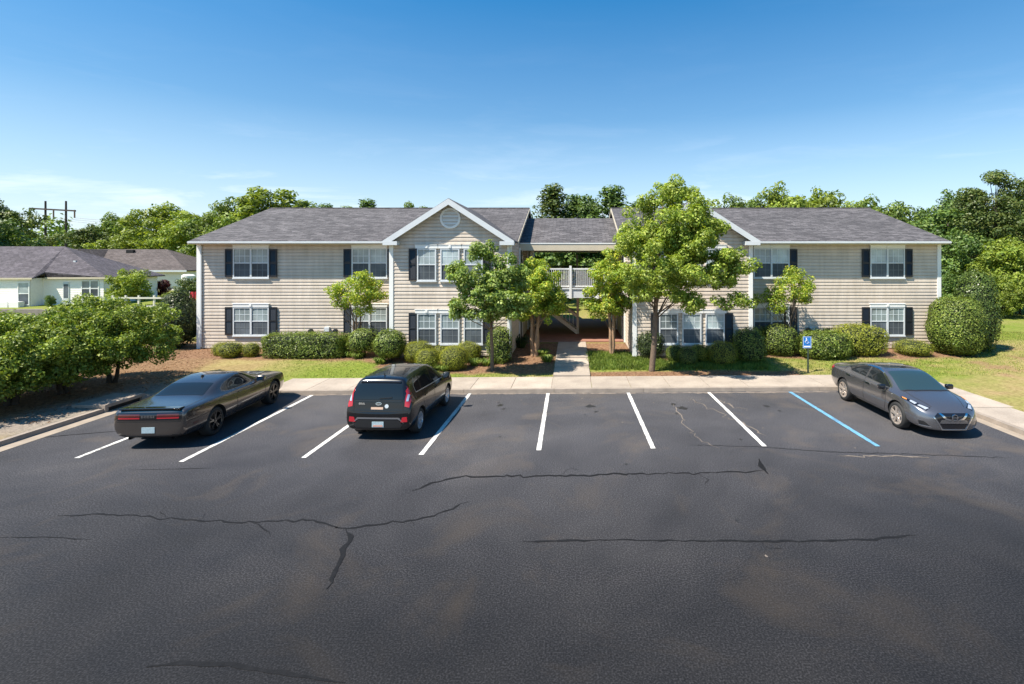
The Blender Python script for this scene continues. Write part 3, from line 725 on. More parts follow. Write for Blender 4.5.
def shutter(x0, x1, z0, z1, y):
    mb = MB(); yo = y-.105; yb = y-.048
    mb.box(x0, x0+.05, yo, yb, z0, z1); mb.box(x1-.05, x1, yo, yb, z0, z1)
    zm = (z0+z1)/2
    for a, b in ((z0, z0+.07), (zm-.035, zm+.035), (z1-.07, z1)): mb.box(x0+.05, x1-.05, yo, yb, a, b)
    z = z0+.08
    while z < z1-.08:
        if not zm-.06 < z < zm+.03:
            mb.add([(x0+.05, yo+.012, z), (x1-.05, yo+.012, z), (x1-.05, yo+.026, z+.042), (x0+.05, yo+.026, z+.042)], [(0, 1, 2, 3)])
        z += .045
    mb.box(x0+.05, x1-.05, yb-.008, yb, z0+.07, z1-.07)
    mb.build('shutter', M['shutter'], B, BO)
S = 25/515.
def wx(px, Y=25): return (px-PX0)/F*Y
for z0, z1, s0, s1 in ((3.74, 5.17, 3.77, 5.13), (.95, 2.32, .98, 2.32)):
    for a, b, sh in ((234, 269.8, (226.2, 233.6, 270.2, 277.8)), (352.3, 387.8, (344.3, 351.9, 388.2, 395.8)), (753, 788.8, (745.2, 752.6, 789.2, 796.6)), (869.3, 903.8, (861.2, 868.9, 904.2, 911.4))):
        window(wx(a), wx(b), z0, z1, 25, 2, (wx(a), wx(b)))
        if sh[0] > 750 or sh[0] < 600: shutter(wx(sh[0]), wx(sh[1]), s0, s1, 25)
        if sh[0] < 750 < sh[1] and False: pass
        shutter(wx(sh[2]), wx(sh[3]), s0, s1, 25)
for z0, z1 in ((3.68, 5.11), (.86, 2.23)):
    for c in (-5.48, 5.29):
        for k in (-1, 0, 1):
            xc = c+k*1.035; window(xc-.425, xc+.425, z0, z1, GY, 1, (xc-.5, xc+.5) if k else (xc-.52, xc+.52))
        shutter(c-1.83, c-1.48, z0+.02, z1, GY); shutter(c+1.48, c+1.83, z0+.02, z1, GY)
# round gable vents
for c in ((GL0+GL1)/2, (GR0+GR1)/2):
    mb = MB(); z = 6.46
    mb.lathe([(-.075, .37), (-.075, .46), (-.02, .47), (-.02, .37)], (c, GY, z), 'y', 40, close=True)
    o = mb.build('round_vent', M['white'], B, BO, smooth=True, sharp=40)
    mb = MB(); mb.lathe([(-.03, .0005), (-.03, .375)], (c, GY, z), 'y', 40)
    for k in range(-5, 6):
        zz = k*.062; hw = math.sqrt(max(.0, .37**2-zz**2)); mb.box(c-hw, c+hw, GY-.055, GY-.035, z+zz-.006, z+zz+.012)
    mb.build('louvre', M['vent'], o, BO)
# small hoods and pipes on the ground-floor siding, electric meter cabinets
for px, py in ((311.5, 331), (336, 331), (808, 330), (827, 330)):
    x, y, z = at(px, py, 24.9)
    mb = MB(); mb.box(x-.03, x+.03, 24.86, 24.97, z-.45, z); mb.lathe([(-.16, .02), (-.14, .11), (-.02, .12), (0, .02)], (x, 24.9, z), 'y', 12)
    mb.build('vent_hood', M['blackp'], B, BO)
for px, py in ((327, 329.5), (812, 329.5)):
    x, y, z = at(px, py, 24.9); MB().box(x-.12, x+.12, 24.85, 24.97, z-.1, z+.12).build('meter_box', M['white_soft'], B, BO, bevel=.01)
# ================================================================ CARS
def eval_mesh(o):
    dg = bpy.context.evaluated_depsgraph_get()
    return bpy.data.meshes.new_from_object(o.evaluated_get(dg))
class Car:
    def __init__(s, name, label, loc, rz, L, rows, paint, wheels, wr, wx_, arch=.055):
        s.L = L; s.root = root(name, loc, label, 'car', rz)
        vs = []; fs = []; k = 11
        for (y, zb, zs, ws, zm, wm, zsh, wsh, zg, wg, zr, wr_, zt) in rows:
            half = [(0, zb), (ws*.80, zb), (ws, zs), (wm, zm*.72+zs*.28), (wm, zm+.04), (wsh, zsh-.015), (wsh-.025, zsh+.012), (wg, zg), (wr_+.035, zr), (wr_-.10, zr+(zt-zr)*.62), (0, zt)]
            ring = half+[(-x, z) for x, z in half[-2:0:-1]]
            vs += [(x, y-L/2, z) for x, z in ring]
        n = len(half)*2-2
        for i in range(len(rows)-1):
            for j in range(n): fs.append((i*n+j, i*n+(j+1) % n, (i+1)*n+(j+1) % n, (i+1)*n+j))
        # end caps as quads
        for b in (0, (len(rows)-1)*n):
            h = n//2
            for j in range(h):
                q = [b+j, b+(j+1), b+(n-j-1) % n, b+(n-j) % n]
                q = list(dict.fromkeys(q)); fs.append(tuple(q))
        mb = MB(); mb.add(vs, fs); tmp = mb.build('tmp_body', paint)
        md = tmp.modifiers.new('s', 'SUBSURF'); md.levels = 3; md.render_levels = 3
        me = eval_mesh(tmp)
        bm = bmesh.new(); bm.from_mesh(me); s.bvh = BVHTree.FromBMesh(bm); bm.free()
        base = link_mesh('tmp2', me)
        # wheel wells
        cm = MB()
        for yw in wheels:
            for sd in (-1, 1):
                cm.lathe([(0, .0005), (0, wr+arch), (.55, wr+arch), (.55, .0005)], (sd*(wx_+.22)-.275 if sd > 0 else -(wx_+.22)-.275, yw-L/2, wr+.01), 'x', 36)
        cut = cm.build('tmp_cut', M['dark'])
        me.materials.append(M['dark'])
        b = base.modifiers.new('b', 'BOOLEAN'); b.operation = 'DIFFERENCE'; b.object = cut; b.solver = 'EXACT'; b.material_mode = 'TRANSFER'
        me2 = eval_mesh(base)
        for o in (tmp, base, cut): bpy.data.objects.remove(o)
        me2.name = 'body'; me2.shade_smooth(); me2.set_sharp_from_angle(angle=R(38))
        s.body = link_mesh('body', me2, s.root)
    def ray(s, mode, a, b, side=1):
        L2 = s.L/2
        if mode == 'side': o, d = Vector((side*3, a-L2, b)), Vector((-side, 0, 0))
        elif mode == 'top': o, d = Vector((a, b-L2, 4)), Vector((0, 0, -1))
        elif mode == 'rear': o, d = Vector((a, -6, b)), Vector((0, 1, 0))
        else: o, d = Vector((a, 6, b)), Vector((0, -1, 0))
        h, n, i, dist = s.bvh.ray_cast(o, d)
        if h is None: h, n, i, dist = s.bvh.find_nearest(o+d*4 if mode != 'side' else Vector((side*.8, a-L2, b)))
        if n.dot(d) > 0: n = -n
        return h, n
    def decal(s, name, poly, mode, mat, side=1, off=.005, parent=None, dens=.05, skirt=.012, label=None):
        bm = bmesh.new(); f = bm.faces.new([bm.verts.new((p[0], p[1], 0)) for p in poly])
        bmesh.ops.triangulate(bm, faces=[f])
        for _ in range(7):
            es = [e for e in bm.edges if e.calc_length() > dens]
            if not es: break
            bmesh.ops.subdivide_edges(bm, edges=es, cuts=1); bmesh.ops.triangulate(bm, faces=[f for f in bm.faces if len(f.verts) > 3])
        bm.normal_update()
        N = {}
        for v in bm.verts:
            h, n = s.ray(mode, v.co.x, v.co.y, side); v.co = h+n*off; N[v] = n
        be = [e for e in bm.edges if e.is_boundary]
        r = bmesh.ops.extrude_edge_only(bm, edges=be); nv = [g for g in r['geom'] if isinstance(g, bmesh.types.BMVert)]
        for v in nv:
            o = min((e.other_vert(v) for e in v.link_edges), key=lambda u: (u.co-v.co).length); v.co = v.co-N.get(o, Vector((0, 0, 1)))*skirt
        bmesh.ops.recalc_face_normals(bm, faces=bm.faces)
        me = bpy.data.meshes.new(name); bm.to_mesh(me); bm.free(); me.materials.append(mat); me.shade_smooth(); me.set_sharp_from_angle(angle=R(50))
        o = link_mesh(name, me, parent or s.root)
        if label: o['label'] = label
        return o
    def seam(s, pts, mode, side=1, w=.011, name='panel_gap', mat=None, off=.0025):
        mb = MB(); mb_pts = []
        for a, b in zip(pts, pts[1:]):
            a, b = Vector(a), Vector(b); n = max(2, int((b-a).length/.05))
            for k in range(n): mb_pts.append(a.lerp(b, k/n))
        mb_pts.append(Vector(pts[-1])); vs = []
        for i, p in enumerate(mb_pts):
            d = (mb_pts[min(i+1, len(mb_pts)-1)]-mb_pts[max(i-1, 0)]).normalized(); n2 = Vector((-d.y, d.x))*w/2
            for q in (p+n2, p-n2):
                h, n = s.ray(mode, q.x, q.y, side); vs.append(tuple(h+n*off))
        mb.add(vs, [(2*i, 2*i+1, 2*i+3, 2*i+2) for i in range(len(mb_pts)-1)])
        return mb.build(name, mat or M['seam'], s.root, smooth=True)
    def wheel(s, y, side, x, r, width, rimr, rimmat, style):
        L2 = s.L/2; c = (side*x, y-L2, r)
        mb = MB(); sg = side; h = width
        prof = [(-h, rimr), (-h, r-.035), (-h+.02, r-.008), (-h+.05, r), (-.05, r), (-.02, r-.008), (0, r-.035), (.002, rimr+.01), (-.015, rimr)]
        mb.lathe([(a*sg, b) for a, b in prof], c, 'x', 40, close=True)
        o = mb.build('wheel', M['rubber'], s.root, smooth=True, sharp=50)
        mb = MB()
        mb.lathe([(a*sg, b) for a, b in [(-.02, rimr-.001), (-.006, rimr-.004), (-.006, rimr-.02), (-.05, rimr-.03), (-h+.03, rimr-.035)]], c, 'x', 40)
        ns, tw = style
        for k in range(ns):
            t0 = 2*math.pi*k/ns+.3
            for dt in ((-tw, tw) if tw else (0,)):
                u = Vector((0, math.cos(t0+dt), math.sin(t0+dt))); v = Vector((0, math.cos(t0+dt*.35), math.sin(t0+dt*.35)))
                p = Vector(c)+v*.05+Vector((-.03*sg, 0, 0)); q = Vector(c)+u*(rimr-.012)+Vector((-.018*sg, 0, 0))
                mb.bar(p, q, .028, .05 if not tw else .036)
        mb.lathe([(a*sg, b) for a, b in [(-.05, .001), (-.01, .001), (-.012, .055), (-.05, .065)]], c, 'x', 20)
        mb.build('rim', rimmat, o, smooth=True, sharp=30)
        mb = MB(); mb.lathe([(a*sg, b) for a, b in [(-.10, .001), (-.075, .001), (-.075, rimr-.07), (-.10, rimr-.07)]], c, 'x', 24)
        mb.build('brake_disc', M['silver'] if rimmat is not M['blackrim'] else M['blackp'], o, smooth=True, sharp=30)
        mb = MB(); mb.lathe([(a*sg, b) for a, b in [(-.105, .001), (-.105, rimr-.01)]], c, 'x', 24); mb.build('hub_shadow_plate', M['dark'], o)
    def mirror(s, y, z, side, x, mat, sz=(.11, .07, .08)):
        mb = MB(); L2 = s.L/2; cx = side*(x+.12)
        mb.box(cx-sz[0], cx+sz[0], y-L2-sz[1], y-L2+sz[1], z-sz[2], z+sz[2])
        o = mb.build('side_mirror', mat, s.root)
        me = o.data; bm = bmesh.new(); bm.from_mesh(me)
        bmesh.ops.bevel(bm, geom=list(bm.edges), offset=.05, segments=3, affect='EDGES', profile=.6); bm.to_mesh(me); bm.free(); me.shade_smooth()
        MB().bar((side*(x-.06), y-L2+.02, z-.05), (cx, y-L2, z-.03), .05, .05).build('mirror_arm', M['blackp'], o)
        f = -1
        MB().box(cx-sz[0]*.8, cx+sz[0]*.8, y-L2-sz[1]-.003, y-L2-sz[1]+.004, z-sz[2]*.72, z+sz[2]*.72).build('mirror_glass', M['mirror'], o)
def sym(poly): return poly, [(-a, b) for a, b in poly][::-1]

# ---------------------------------------------------------------- the low grey coupe (nose to the kerb)
L = 4.92
rows = [(0.00,.38,.44,.68,.58,.75,.71,.77,.79,.74,.83,.55,.84),
 (0.05,.31,.38,.78,.60,.835,.89,.83,.945,.78,.965,.55,.975),
 (0.18,.26,.33,.82,.61,.875,.935,.855,.98,.79,.995,.55,1.0),
 (0.60,.23,.29,.86,.62,.93,.94,.90,.99,.81,1.00,.55,1.01),
 (1.02,.22,.28,.87,.62,.945,.945,.91,1.0,.81,1.03,.58,1.045),
 (1.30,.22,.28,.87,.62,.945,.945,.91,1.0,.80,1.14,.60,1.165),
 (1.62,.22,.28,.87,.62,.945,.94,.905,1.0,.80,1.25,.60,1.29),
 (2.15,.22,.28,.87,.62,.945,.935,.90,1.0,.80,1.325,.60,1.37),
 (2.60,.22,.28,.87,.62,.945,.925,.90,.985,.80,1.33,.60,1.38),
 (2.95,.22,.28,.87,.62,.945,.92,.90,.975,.80,1.25,.61,1.30),
 (3.50,.22,.28,.87,.62,.945,.915,.90,.965,.80,1.01,.57,1.035),
 (4.20,.22,.28,.86,.62,.945,.91,.90,.95,.78,.97,.45,.985),
 (4.65,.24,.30,.84,.62,.91,.88,.87,.915,.75,.935,.45,.945),
 (4.85,.28,.34,.80,.60,.85,.81,.82,.86,.70,.87,.40,.88),
 (4.92,.38,.44,.72,.58,.76,.72,.74,.76,.60,.77,.35,.78)]
hd = math.atan2(.12, 2.94)
L = 4.92
ch = Car('parked_coupe', 'dark grey two-door coupe with black wheels and full-width tail panel, parked nose-in', (-10.40, 14.88, 0), hd+R(1.2), L, rows, M['challenger'], (1.10, 4.05), .365, .86, .05)
ch.decal('rear_window', [(-.60,1.04),(.60,1.04),(.54,1.60),(-.54,1.60)], 'top', M['glass_dark'])
ch.decal('windscreen', [(-.58,2.82),(.58,2.82),(.68,3.46),(-.68,3.46)], 'top', M['glass_dark'])
for sd in (-1, 1):
    ch.decal('side_window', [(1.80,1.02),(1.86,1.13),(2.05,1.235),(2.35,1.295),(2.65,1.285),(2.90,1.20),(3.25,1.03),(3.25,1.005),(1.82,1.005)], 'side', M['glass_dark'], sd)
    ch.seam([(2.02,.32),(2.0,.70),(2.08,1.0)], 'side', sd); ch.seam([(3.42,.32),(3.48,.65),(3.42,.99)], 'side', sd); ch.seam([(2.02,.33),(3.42,.33)], 'side', sd)
    ch.seam([(.10,.67),(.85,.70)], 'side', sd, .01)
    ch.mirror(3.15, 1.03, sd, .86, M['challenger'])
    ch.decal('door_handle', [(2.12,.86),(2.36,.87),(2.36,.90),(2.12,.89)], 'side', M['challenger'], sd, off=.02, skirt=.02)
    ch.decal('side_marker', [(.25,.55),(.42,.55),(.42,.59),(.25,.59)], 'side', M['red_lens'], sd)
    ch.decal('sill_trim', [(1.60,.25),(3.60,.25),(3.60,.30),(1.60,.30)], 'side', M['blackp'], sd)
    ch.seam([(sd*.55,3.56),(sd*.42,4.75)], 'top', 1, .01); ch.decal('hood_scoop', [(sd*.18,4.15),(sd*.34,4.15),(sd*.32,4.45),(sd*.20,4.45)], 'top', M['dark'], off=.004)
    ch.seam([(sd*.72,.20),(sd*.72,1.0)], 'top', 1, .01)
    for y in (1.10, 4.05): ch.wheel(y, sd, .905, .365, .27, .265, M['blackrim'], (5, .16))
pan = ch.decal('tail_panel', [(-.75,.755),(-.72,.725),(.72,.725),(.75,.755),(.75,.88),(.72,.905),(-.72,.905),(-.75,.88)], 'rear', M['blackg'], off=.006)
for sd in (-1, 1):
    q = [(sd*.20,.765),(sd*.69,.765),(sd*.705,.79),(sd*.20,.79)]; ch.decal('taillight', q if sd > 0 else q[::-1], 'rear', M['red_bright'], off=.012, parent=pan)
    q = [(sd*.20,.80),(sd*.705,.80),(sd*.69,.875),(sd*.20,.875)]; ch.decal('taillight', q if sd > 0 else q[::-1], 'rear', M['red_lens'], off=.010, parent=pan)
h, n = ch.ray('rear', 0, .81)
text_mesh('lettering', 'DODGE', .072, M['chrome'], pan, (0, h.y-.016, .812), (R(90), 0, 0), .003, 1.35, .001)
sp = MB(); sp.prism([(.045,.965),(.015,1.0),(.03,1.012),(.22,1.005),(.22,.98)], 'x', -.70, .70)
so = MB()
so.add([(x, y-L/2, z) for (x, y, z) in sp.v], sp.f); so.build('spoiler', M['blackg'], ch.root, bevel=.006)
ch.decal('bumper_lower', [(-.70,.28),(.70,.28),(.73,.38),(.56,.39),(.46,.35),(-.46,.35),(-.56,.39),(-.73,.38)], 'rear', M['blackp'], off=.006)
pl = ch.decal('licence_plate', [(-.15,.42),(.15,.42),(.15,.56),(-.15,.56)], 'rear', M['plate_blue'], off=.012)
ch.seam([(-.74,.69),(.74,.69)], 'rear', 1, .014, 'bumper_gap')
h, n = ch.ray('top', 0, 1.02)
h, n = ch.ray('top', 0, 2.0); MB().add([(-.018, h.y-.06, h.z), (.018, h.y-.06, h.z), (.02, h.y+.08, h.z), (-.02, h.y+.08, h.z), (0, h.y-.05, h.z+.06), (0, h.y+.01, h.z+.05)], [(0,1,4),(1,2,5,4),(2,3,5),(3,0,4,5)]).build('roof_antenna', M['blackp'], ch.root)
for sd in (-1, 1): MB().lathe([(-.12, .035), (.03, .038), (.03, .03), (-.12, .001)], (sd*.5, -L/2+.22, .27), 'y', 14).build('exhaust_tip', M['blackp'], ch.root, smooth=True)
# nose: grille band, round lamps (seen from the kerb side)
g_ = ch.decal('front_grille', [(-.72,.60),(.72,.60),(.72,.72),(-.72,.72)], 'front', M['blackg'], off=.006)
for x in (-.62, -.46, .46, .62): ch.decal('headlight', [(x+.062*math.cos(R(a)), .67+.062*math.sin(R(a))) for a in range(0, 360, 30)], 'front', M['clear_lens'], off=.014, parent=g_)

# ---------------------------------------------------------------- the small black boxy hatchback
L = 4.08
rows = [(0.00,.34,.38,.70,.50,.76,.60,.76,.66,.69,.68,.55,.685),
 (0.035,.28,.34,.78,.56,.82,.72,.82,.77,.77,.79,.60,.80),
 (0.065,.26,.32,.80,.58,.845,.84,.83,.94,.79,1.02,.64,1.05),
 (0.15,.25,.31,.82,.60,.865,.93,.84,1.03,.79,1.28,.625,1.31),
 (0.24,.25,.31,.83,.60,.87,.95,.845,1.07,.79,1.47,.595,1.51),
 (0.32,.24,.30,.84,.60,.875,.955,.85,1.07,.79,1.52,.58,1.565),
 (0.90,.22,.28,.84,.60,.875,.95,.85,1.06,.79,1.535,.58,1.59),
 (1.60,.22,.28,.84,.60,.875,.94,.85,1.03,.79,1.54,.58,1.595),
 (2.15,.22,.28,.84,.60,.875,.93,.85,1.00,.79,1.51,.58,1.575),
 (2.55,.22,.28,.84,.60,.875,.925,.85,.99,.79,1.40,.59,1.465),
 (3.0,.22,.28,.84,.60,.875,.92,.85,.98,.79,1.12,.59,1.16),
 (3.24,.22,.28,.84,.60,.875,.91,.85,.97,.78,1.04,.55,1.06),
 (3.76,.24,.30,.84,.60,.865,.87,.83,.93,.74,.96,.45,.975),
 (3.98,.28,.34,.79,.58,.82,.78,.78,.83,.68,.86,.40,.875),
 (4.08,.38,.44,.66,.56,.70,.66,.68,.70,.55,.72,.35,.73)]
so_ = Car('parked_hatchback', 'small black boxy hatchback with tall red tail lamps, parked nose-in near the walkway side', (-4.87, 15.10, 0), -R(2.2), L, rows, M['soul'], (.74, 3.29), .325, .80, .05)
ch = so_
ch.decal('rear_window', [(-.62,1.05),(.62,1.05),(.63,1.09),(.57,1.37),(.53,1.40),(-.53,1.40),(-.57,1.37),(-.63,1.09)], 'rear', M['glass_dark'], off=.008)
ch.decal('windscreen', [(-.56,2.34),(.56,2.34),(.67,3.02),(-.67,3.02)], 'top', M['glass_dark'])
ch.decal('sunroof', [(-.42,1.55),(.42,1.55),(.42,2.15),(-.42,2.15)], 'top', M['glass_dark'], off=.003)
for sd in (-1, 1):
    ch.decal('quarter_window', [(.60,1.13),(.98,1.11),(.98,1.44),(.72,1.42),(.58,1.28)], 'side', M['glass_dark'], sd)
    ch.decal('side_window', [(1.05,1.11),(1.88,1.06),(1.88,1.47),(1.05,1.455)], 'side', M['glass_dark'], sd)
    ch.decal('side_window', [(1.96,1.06),(2.92,1.01),(2.92,1.05),(2.54,1.33),(2.30,1.44),(1.96,1.47)], 'side', M['glass_dark'], sd)
    q = [(sd*.67,.88),(sd*.785,.85),(sd*.80,1.05),(sd*.76,1.27),(sd*.685,1.31),(sd*.675,1.1)]
    ch.decal('taillight', q if sd > 0 else q[::-1], 'rear', M['red_bright'], off=.014, dens=.03)
    q = [(sd*.70,1.0),(sd*.75,1.0),(sd*.745,1.14),(sd*.71,1.16)]
    ch.decal('reversing_lamp', q if sd > 0 else q[::-1], 'rear', M['clear_lens'], off=.02, dens=.03)
    q = [(.15,.93),(.33,.96),(.29,1.12),(.26,1.34),(.21,1.36),(.16,1.1)]
    ch.decal('taillight', q, 'side', M['red_lens'], sd, off=.006, dens=.03)
    q = [(sd*.58,.49),(sd*.75,.50),(sd*.74,.62),(sd*.62,.61)]
    ch.decal('bumper_reflector', q if sd > 0 else q[::-1], 'rear', M['red_bright'], off=.012)
    ch.seam([(.74,1.45),(.56,1.29),(.575,1.11),(1.0,1.085),(1.9,1.035),(2.96,.985)], 'side', sd, .022, 'window_trim', M['silver'], .005)
    ch.seam([(1.12,.38),(1.05,.62),(.98,.80),(1.02,1.10)], 'side', sd); ch.seam([(1.92,.32),(1.92,1.05)], 'side', sd); ch.seam([(2.95,.34),(3.0,.70),(2.98,1.0)], 'side', sd); ch.seam([(1.12,.33),(2.95,.33)], 'side', sd)
    ch.decal('door_handle', [(1.10,.88),(1.30,.885),(1.30,.92),(1.10,.915)], 'side', M['soul'], sd, off=.02, skirt=.02); ch.decal('door_handle', [(2.02,.87),(2.22,.875),(2.22,.91),(2.02,.905)], 'side', M['soul'], sd, off=.02, skirt=.02)
    ch.decal('sill_trim', [(1.12,.25),(2.9,.25),(2.9,.32),(1.12,.32)], 'side', M['blackp'], sd)
    ch.mirror(2.86, 1.06, sd, .82, M['soul'], (.10, .07, .09))
    q = [(sd*.58,3.78),(sd*.80,3.55),(sd*.83,3.62),(sd*.72,3.95)]
    ch.decal('headlight', q if sd < 0 else q[::-1], 'top', M['clear_lens'])
    for y in (.74, 3.29): ch.wheel(y, sd, .845, .325, .22, .225, M['silver'], (5, .20))
ch.seam([(-.635,.76),(-.635,1.02),(.635,1.02),(.635,.76)], 'rear', 1, .012); ch.seam([(-.77,.75),(.77,.75)], 'rear', 1, .02, 'bumper_gap')
ch.decal('hatch_handle', [(-.60,1.0),(.60,1.0),(.60,1.018),(-.60,1.018)], 'rear', M['blackg'], off=.02)
ch.decal('bumper_insert', [(-.56,.32),(.56,.32),(.62,.42),(.52,.54),(-.52,.54),(-.62,.42)], 'rear', M['blackp'], off=.006)
ch.decal('bumper_trim', [(-.66,.46),(-.54,.60),(.54,.60),(.66,.46),(.51,.565),(-.51,.565)], 'rear', simple('grey_trim', (.12, .12, .13), .4), off=.012)
pl = ch.decal('licence_plate', [(-.15,.36),(.15,.36),(.15,.50),(-.15,.50)], 'rear', M['plate_blue'], off=.018)
ch.decal('plate_band', [(-.13,.375),(.13,.375),(.12,.42),(-.11,.42)], 'rear', M['plate_red'], off=.022, parent=pl)
ch.decal('bumper_sticker', [(-.19,.80),(.12,.80),(.12,.855),(-.19,.855)], 'rear', M['sticker'], off=.008)
ch.decal('round_sticker', [(.21+.05*math.cos(R(a)), .88+.05*math.sin(R(a))) for a in range(0, 360, 20)], 'rear', M['clear_lens'], off=.008)
em = ch.decal('emblem', [(.075*math.cos(R(a)), 0.94+.038*math.sin(R(a))) for a in range(0, 360, 20)], 'rear', M['chrome'], off=.012, dens=.03)
ch.decal('emblem_field', [(.062*math.cos(R(a)), 0.94+.028*math.sin(R(a))) for a in range(0, 360, 20)], 'rear', M['blackg'], off=.014, parent=em, dens=.03)
h, n = ch.ray('rear', 0, .94); text_mesh('lettering', 'KIA', .05, M['chrome'], em, (0, h.y-.018, .94), (R(82), 0, 0), .002)
h, n = ch.ray('rear', -.42, .94); text_mesh('lettering', 'SOUL', .06, M['chrome'], ch.root, (-.43, h.y-.012, .94), (R(82), 0, 0), .003, 1.1, .002)
h, n = ch.ray('rear', .1, 1.08)
MB().bar((.02, h.y-.02, 1.065), (.34, h.y-.012, 1.09), .02, .02).build('rear_wiper', M['blackp'], ch.root)
h, n = ch.ray('top', 0, .45); MB().tube([(0, h.y, h.z), (0, h.y-.05, h.z+.10)], [.018, .004], 6).build('roof_antenna', M['blackp'], ch.root)
h, n = ch.ray('top', 0, .26)
mb = MB(); mb.prism([(.20,1.43),(.20,1.46),(.44,1.545),(.44,1.51),(.26,1.43)], 'x', -.52, .52)
o2 = MB(); o2.add([(x, y-L/2, z) for x, y, z in mb.v], mb.f); o2.build('roof_spoiler', M['soul'], ch.root, bevel=.006)

# ---------------------------------------------------------------- the grey saloon (nose out)
L = 4.88
rows = [(0.00,.44,.50,.54,.64,.62,.80,.60,.90,.52,.93,.40,.94),
 (0.07,.35,.42,.68,.66,.76,.92,.74,1.01,.66,1.04,.46,1.05),
 (0.40,.26,.32,.82,.66,.885,.97,.845,1.05,.75,1.09,.52,1.10),
 (0.90,.22,.28,.84,.64,.895,.99,.855,1.06,.77,1.14,.56,1.16),
 (1.50,.21,.27,.84,.62,.89,.98,.855,1.045,.77,1.30,.57,1.34),
 (2.10,.21,.27,.84,.60,.88,.96,.85,1.02,.77,1.375,.57,1.42),
 (2.70,.21,.27,.84,.60,.88,.945,.85,1.0,.77,1.375,.57,1.425),
 (3.10,.21,.27,.84,.60,.88,.93,.85,.98,.77,1.31,.58,1.36),
 (3.45,.21,.27,.84,.60,.885,.91,.86,.96,.77,1.16,.59,1.20),
 (3.82,.22,.28,.84,.60,.895,.885,.86,.935,.77,1.00,.56,1.03),
 (4.15,.23,.29,.84,.58,.89,.85,.845,.895,.74,.93,.46,.95),
 (4.45,.23,.29,.82,.54,.85,.78,.80,.82,.68,.86,.42,.875),
 (4.66,.22,.27,.74,.50,.76,.69,.71,.74,.60,.78,.36,.79),
 (4.80,.21,.26,.58,.44,.60,.58,.58,.65,.48,.69,.32,.70),
 (4.88,.24,.29,.40,.38,.43,.50,.42,.56,.36,.59,.26,.60)]
ma = Car('parked_saloon', 'gunmetal grey four-door saloon with alloy wheels, parked nose-out by the right kerb', (9.745, 15.60, 0), R(180), L, rows, M['maxima'], (1.13, 3.905), .35, .83, .045)
ch = ma
ch.decal('rear_window', [(-.60,.62),(.60,.62),(.56,1.42),(-.56,1.42)], 'top', M['glass_dark'])
ch.decal('windscreen', [(-.545,2.98),(.545,2.98),(.57,3.2),(.67,3.78),(.35,3.86),(-.35,3.86),(-.67,3.78),(-.57,3.2)], 'top', M['glass_green'])
ch.decal('cowl', [(-.66,3.80),(-.35,3.875),(.35,3.875),(.66,3.80),(.62,3.86),(.35,3.92),(-.35,3.92),(-.62,3.86)], 'top', M['blackp'])
ch.decal('sunroof', [(-.46,1.75),(.46,1.75),(.46,2.75),(-.46,2.75)], 'top', M['blackg'], off=.003)
h, n = ch.ray('top', .0, 3.15)
MB().box(-.03, .03, h.y-.06, h.y-.05, h.z-.13, h.z-.01).build('hanging_tag', simple('teal_tag', (.05, .35, .36), .5), ch.root)
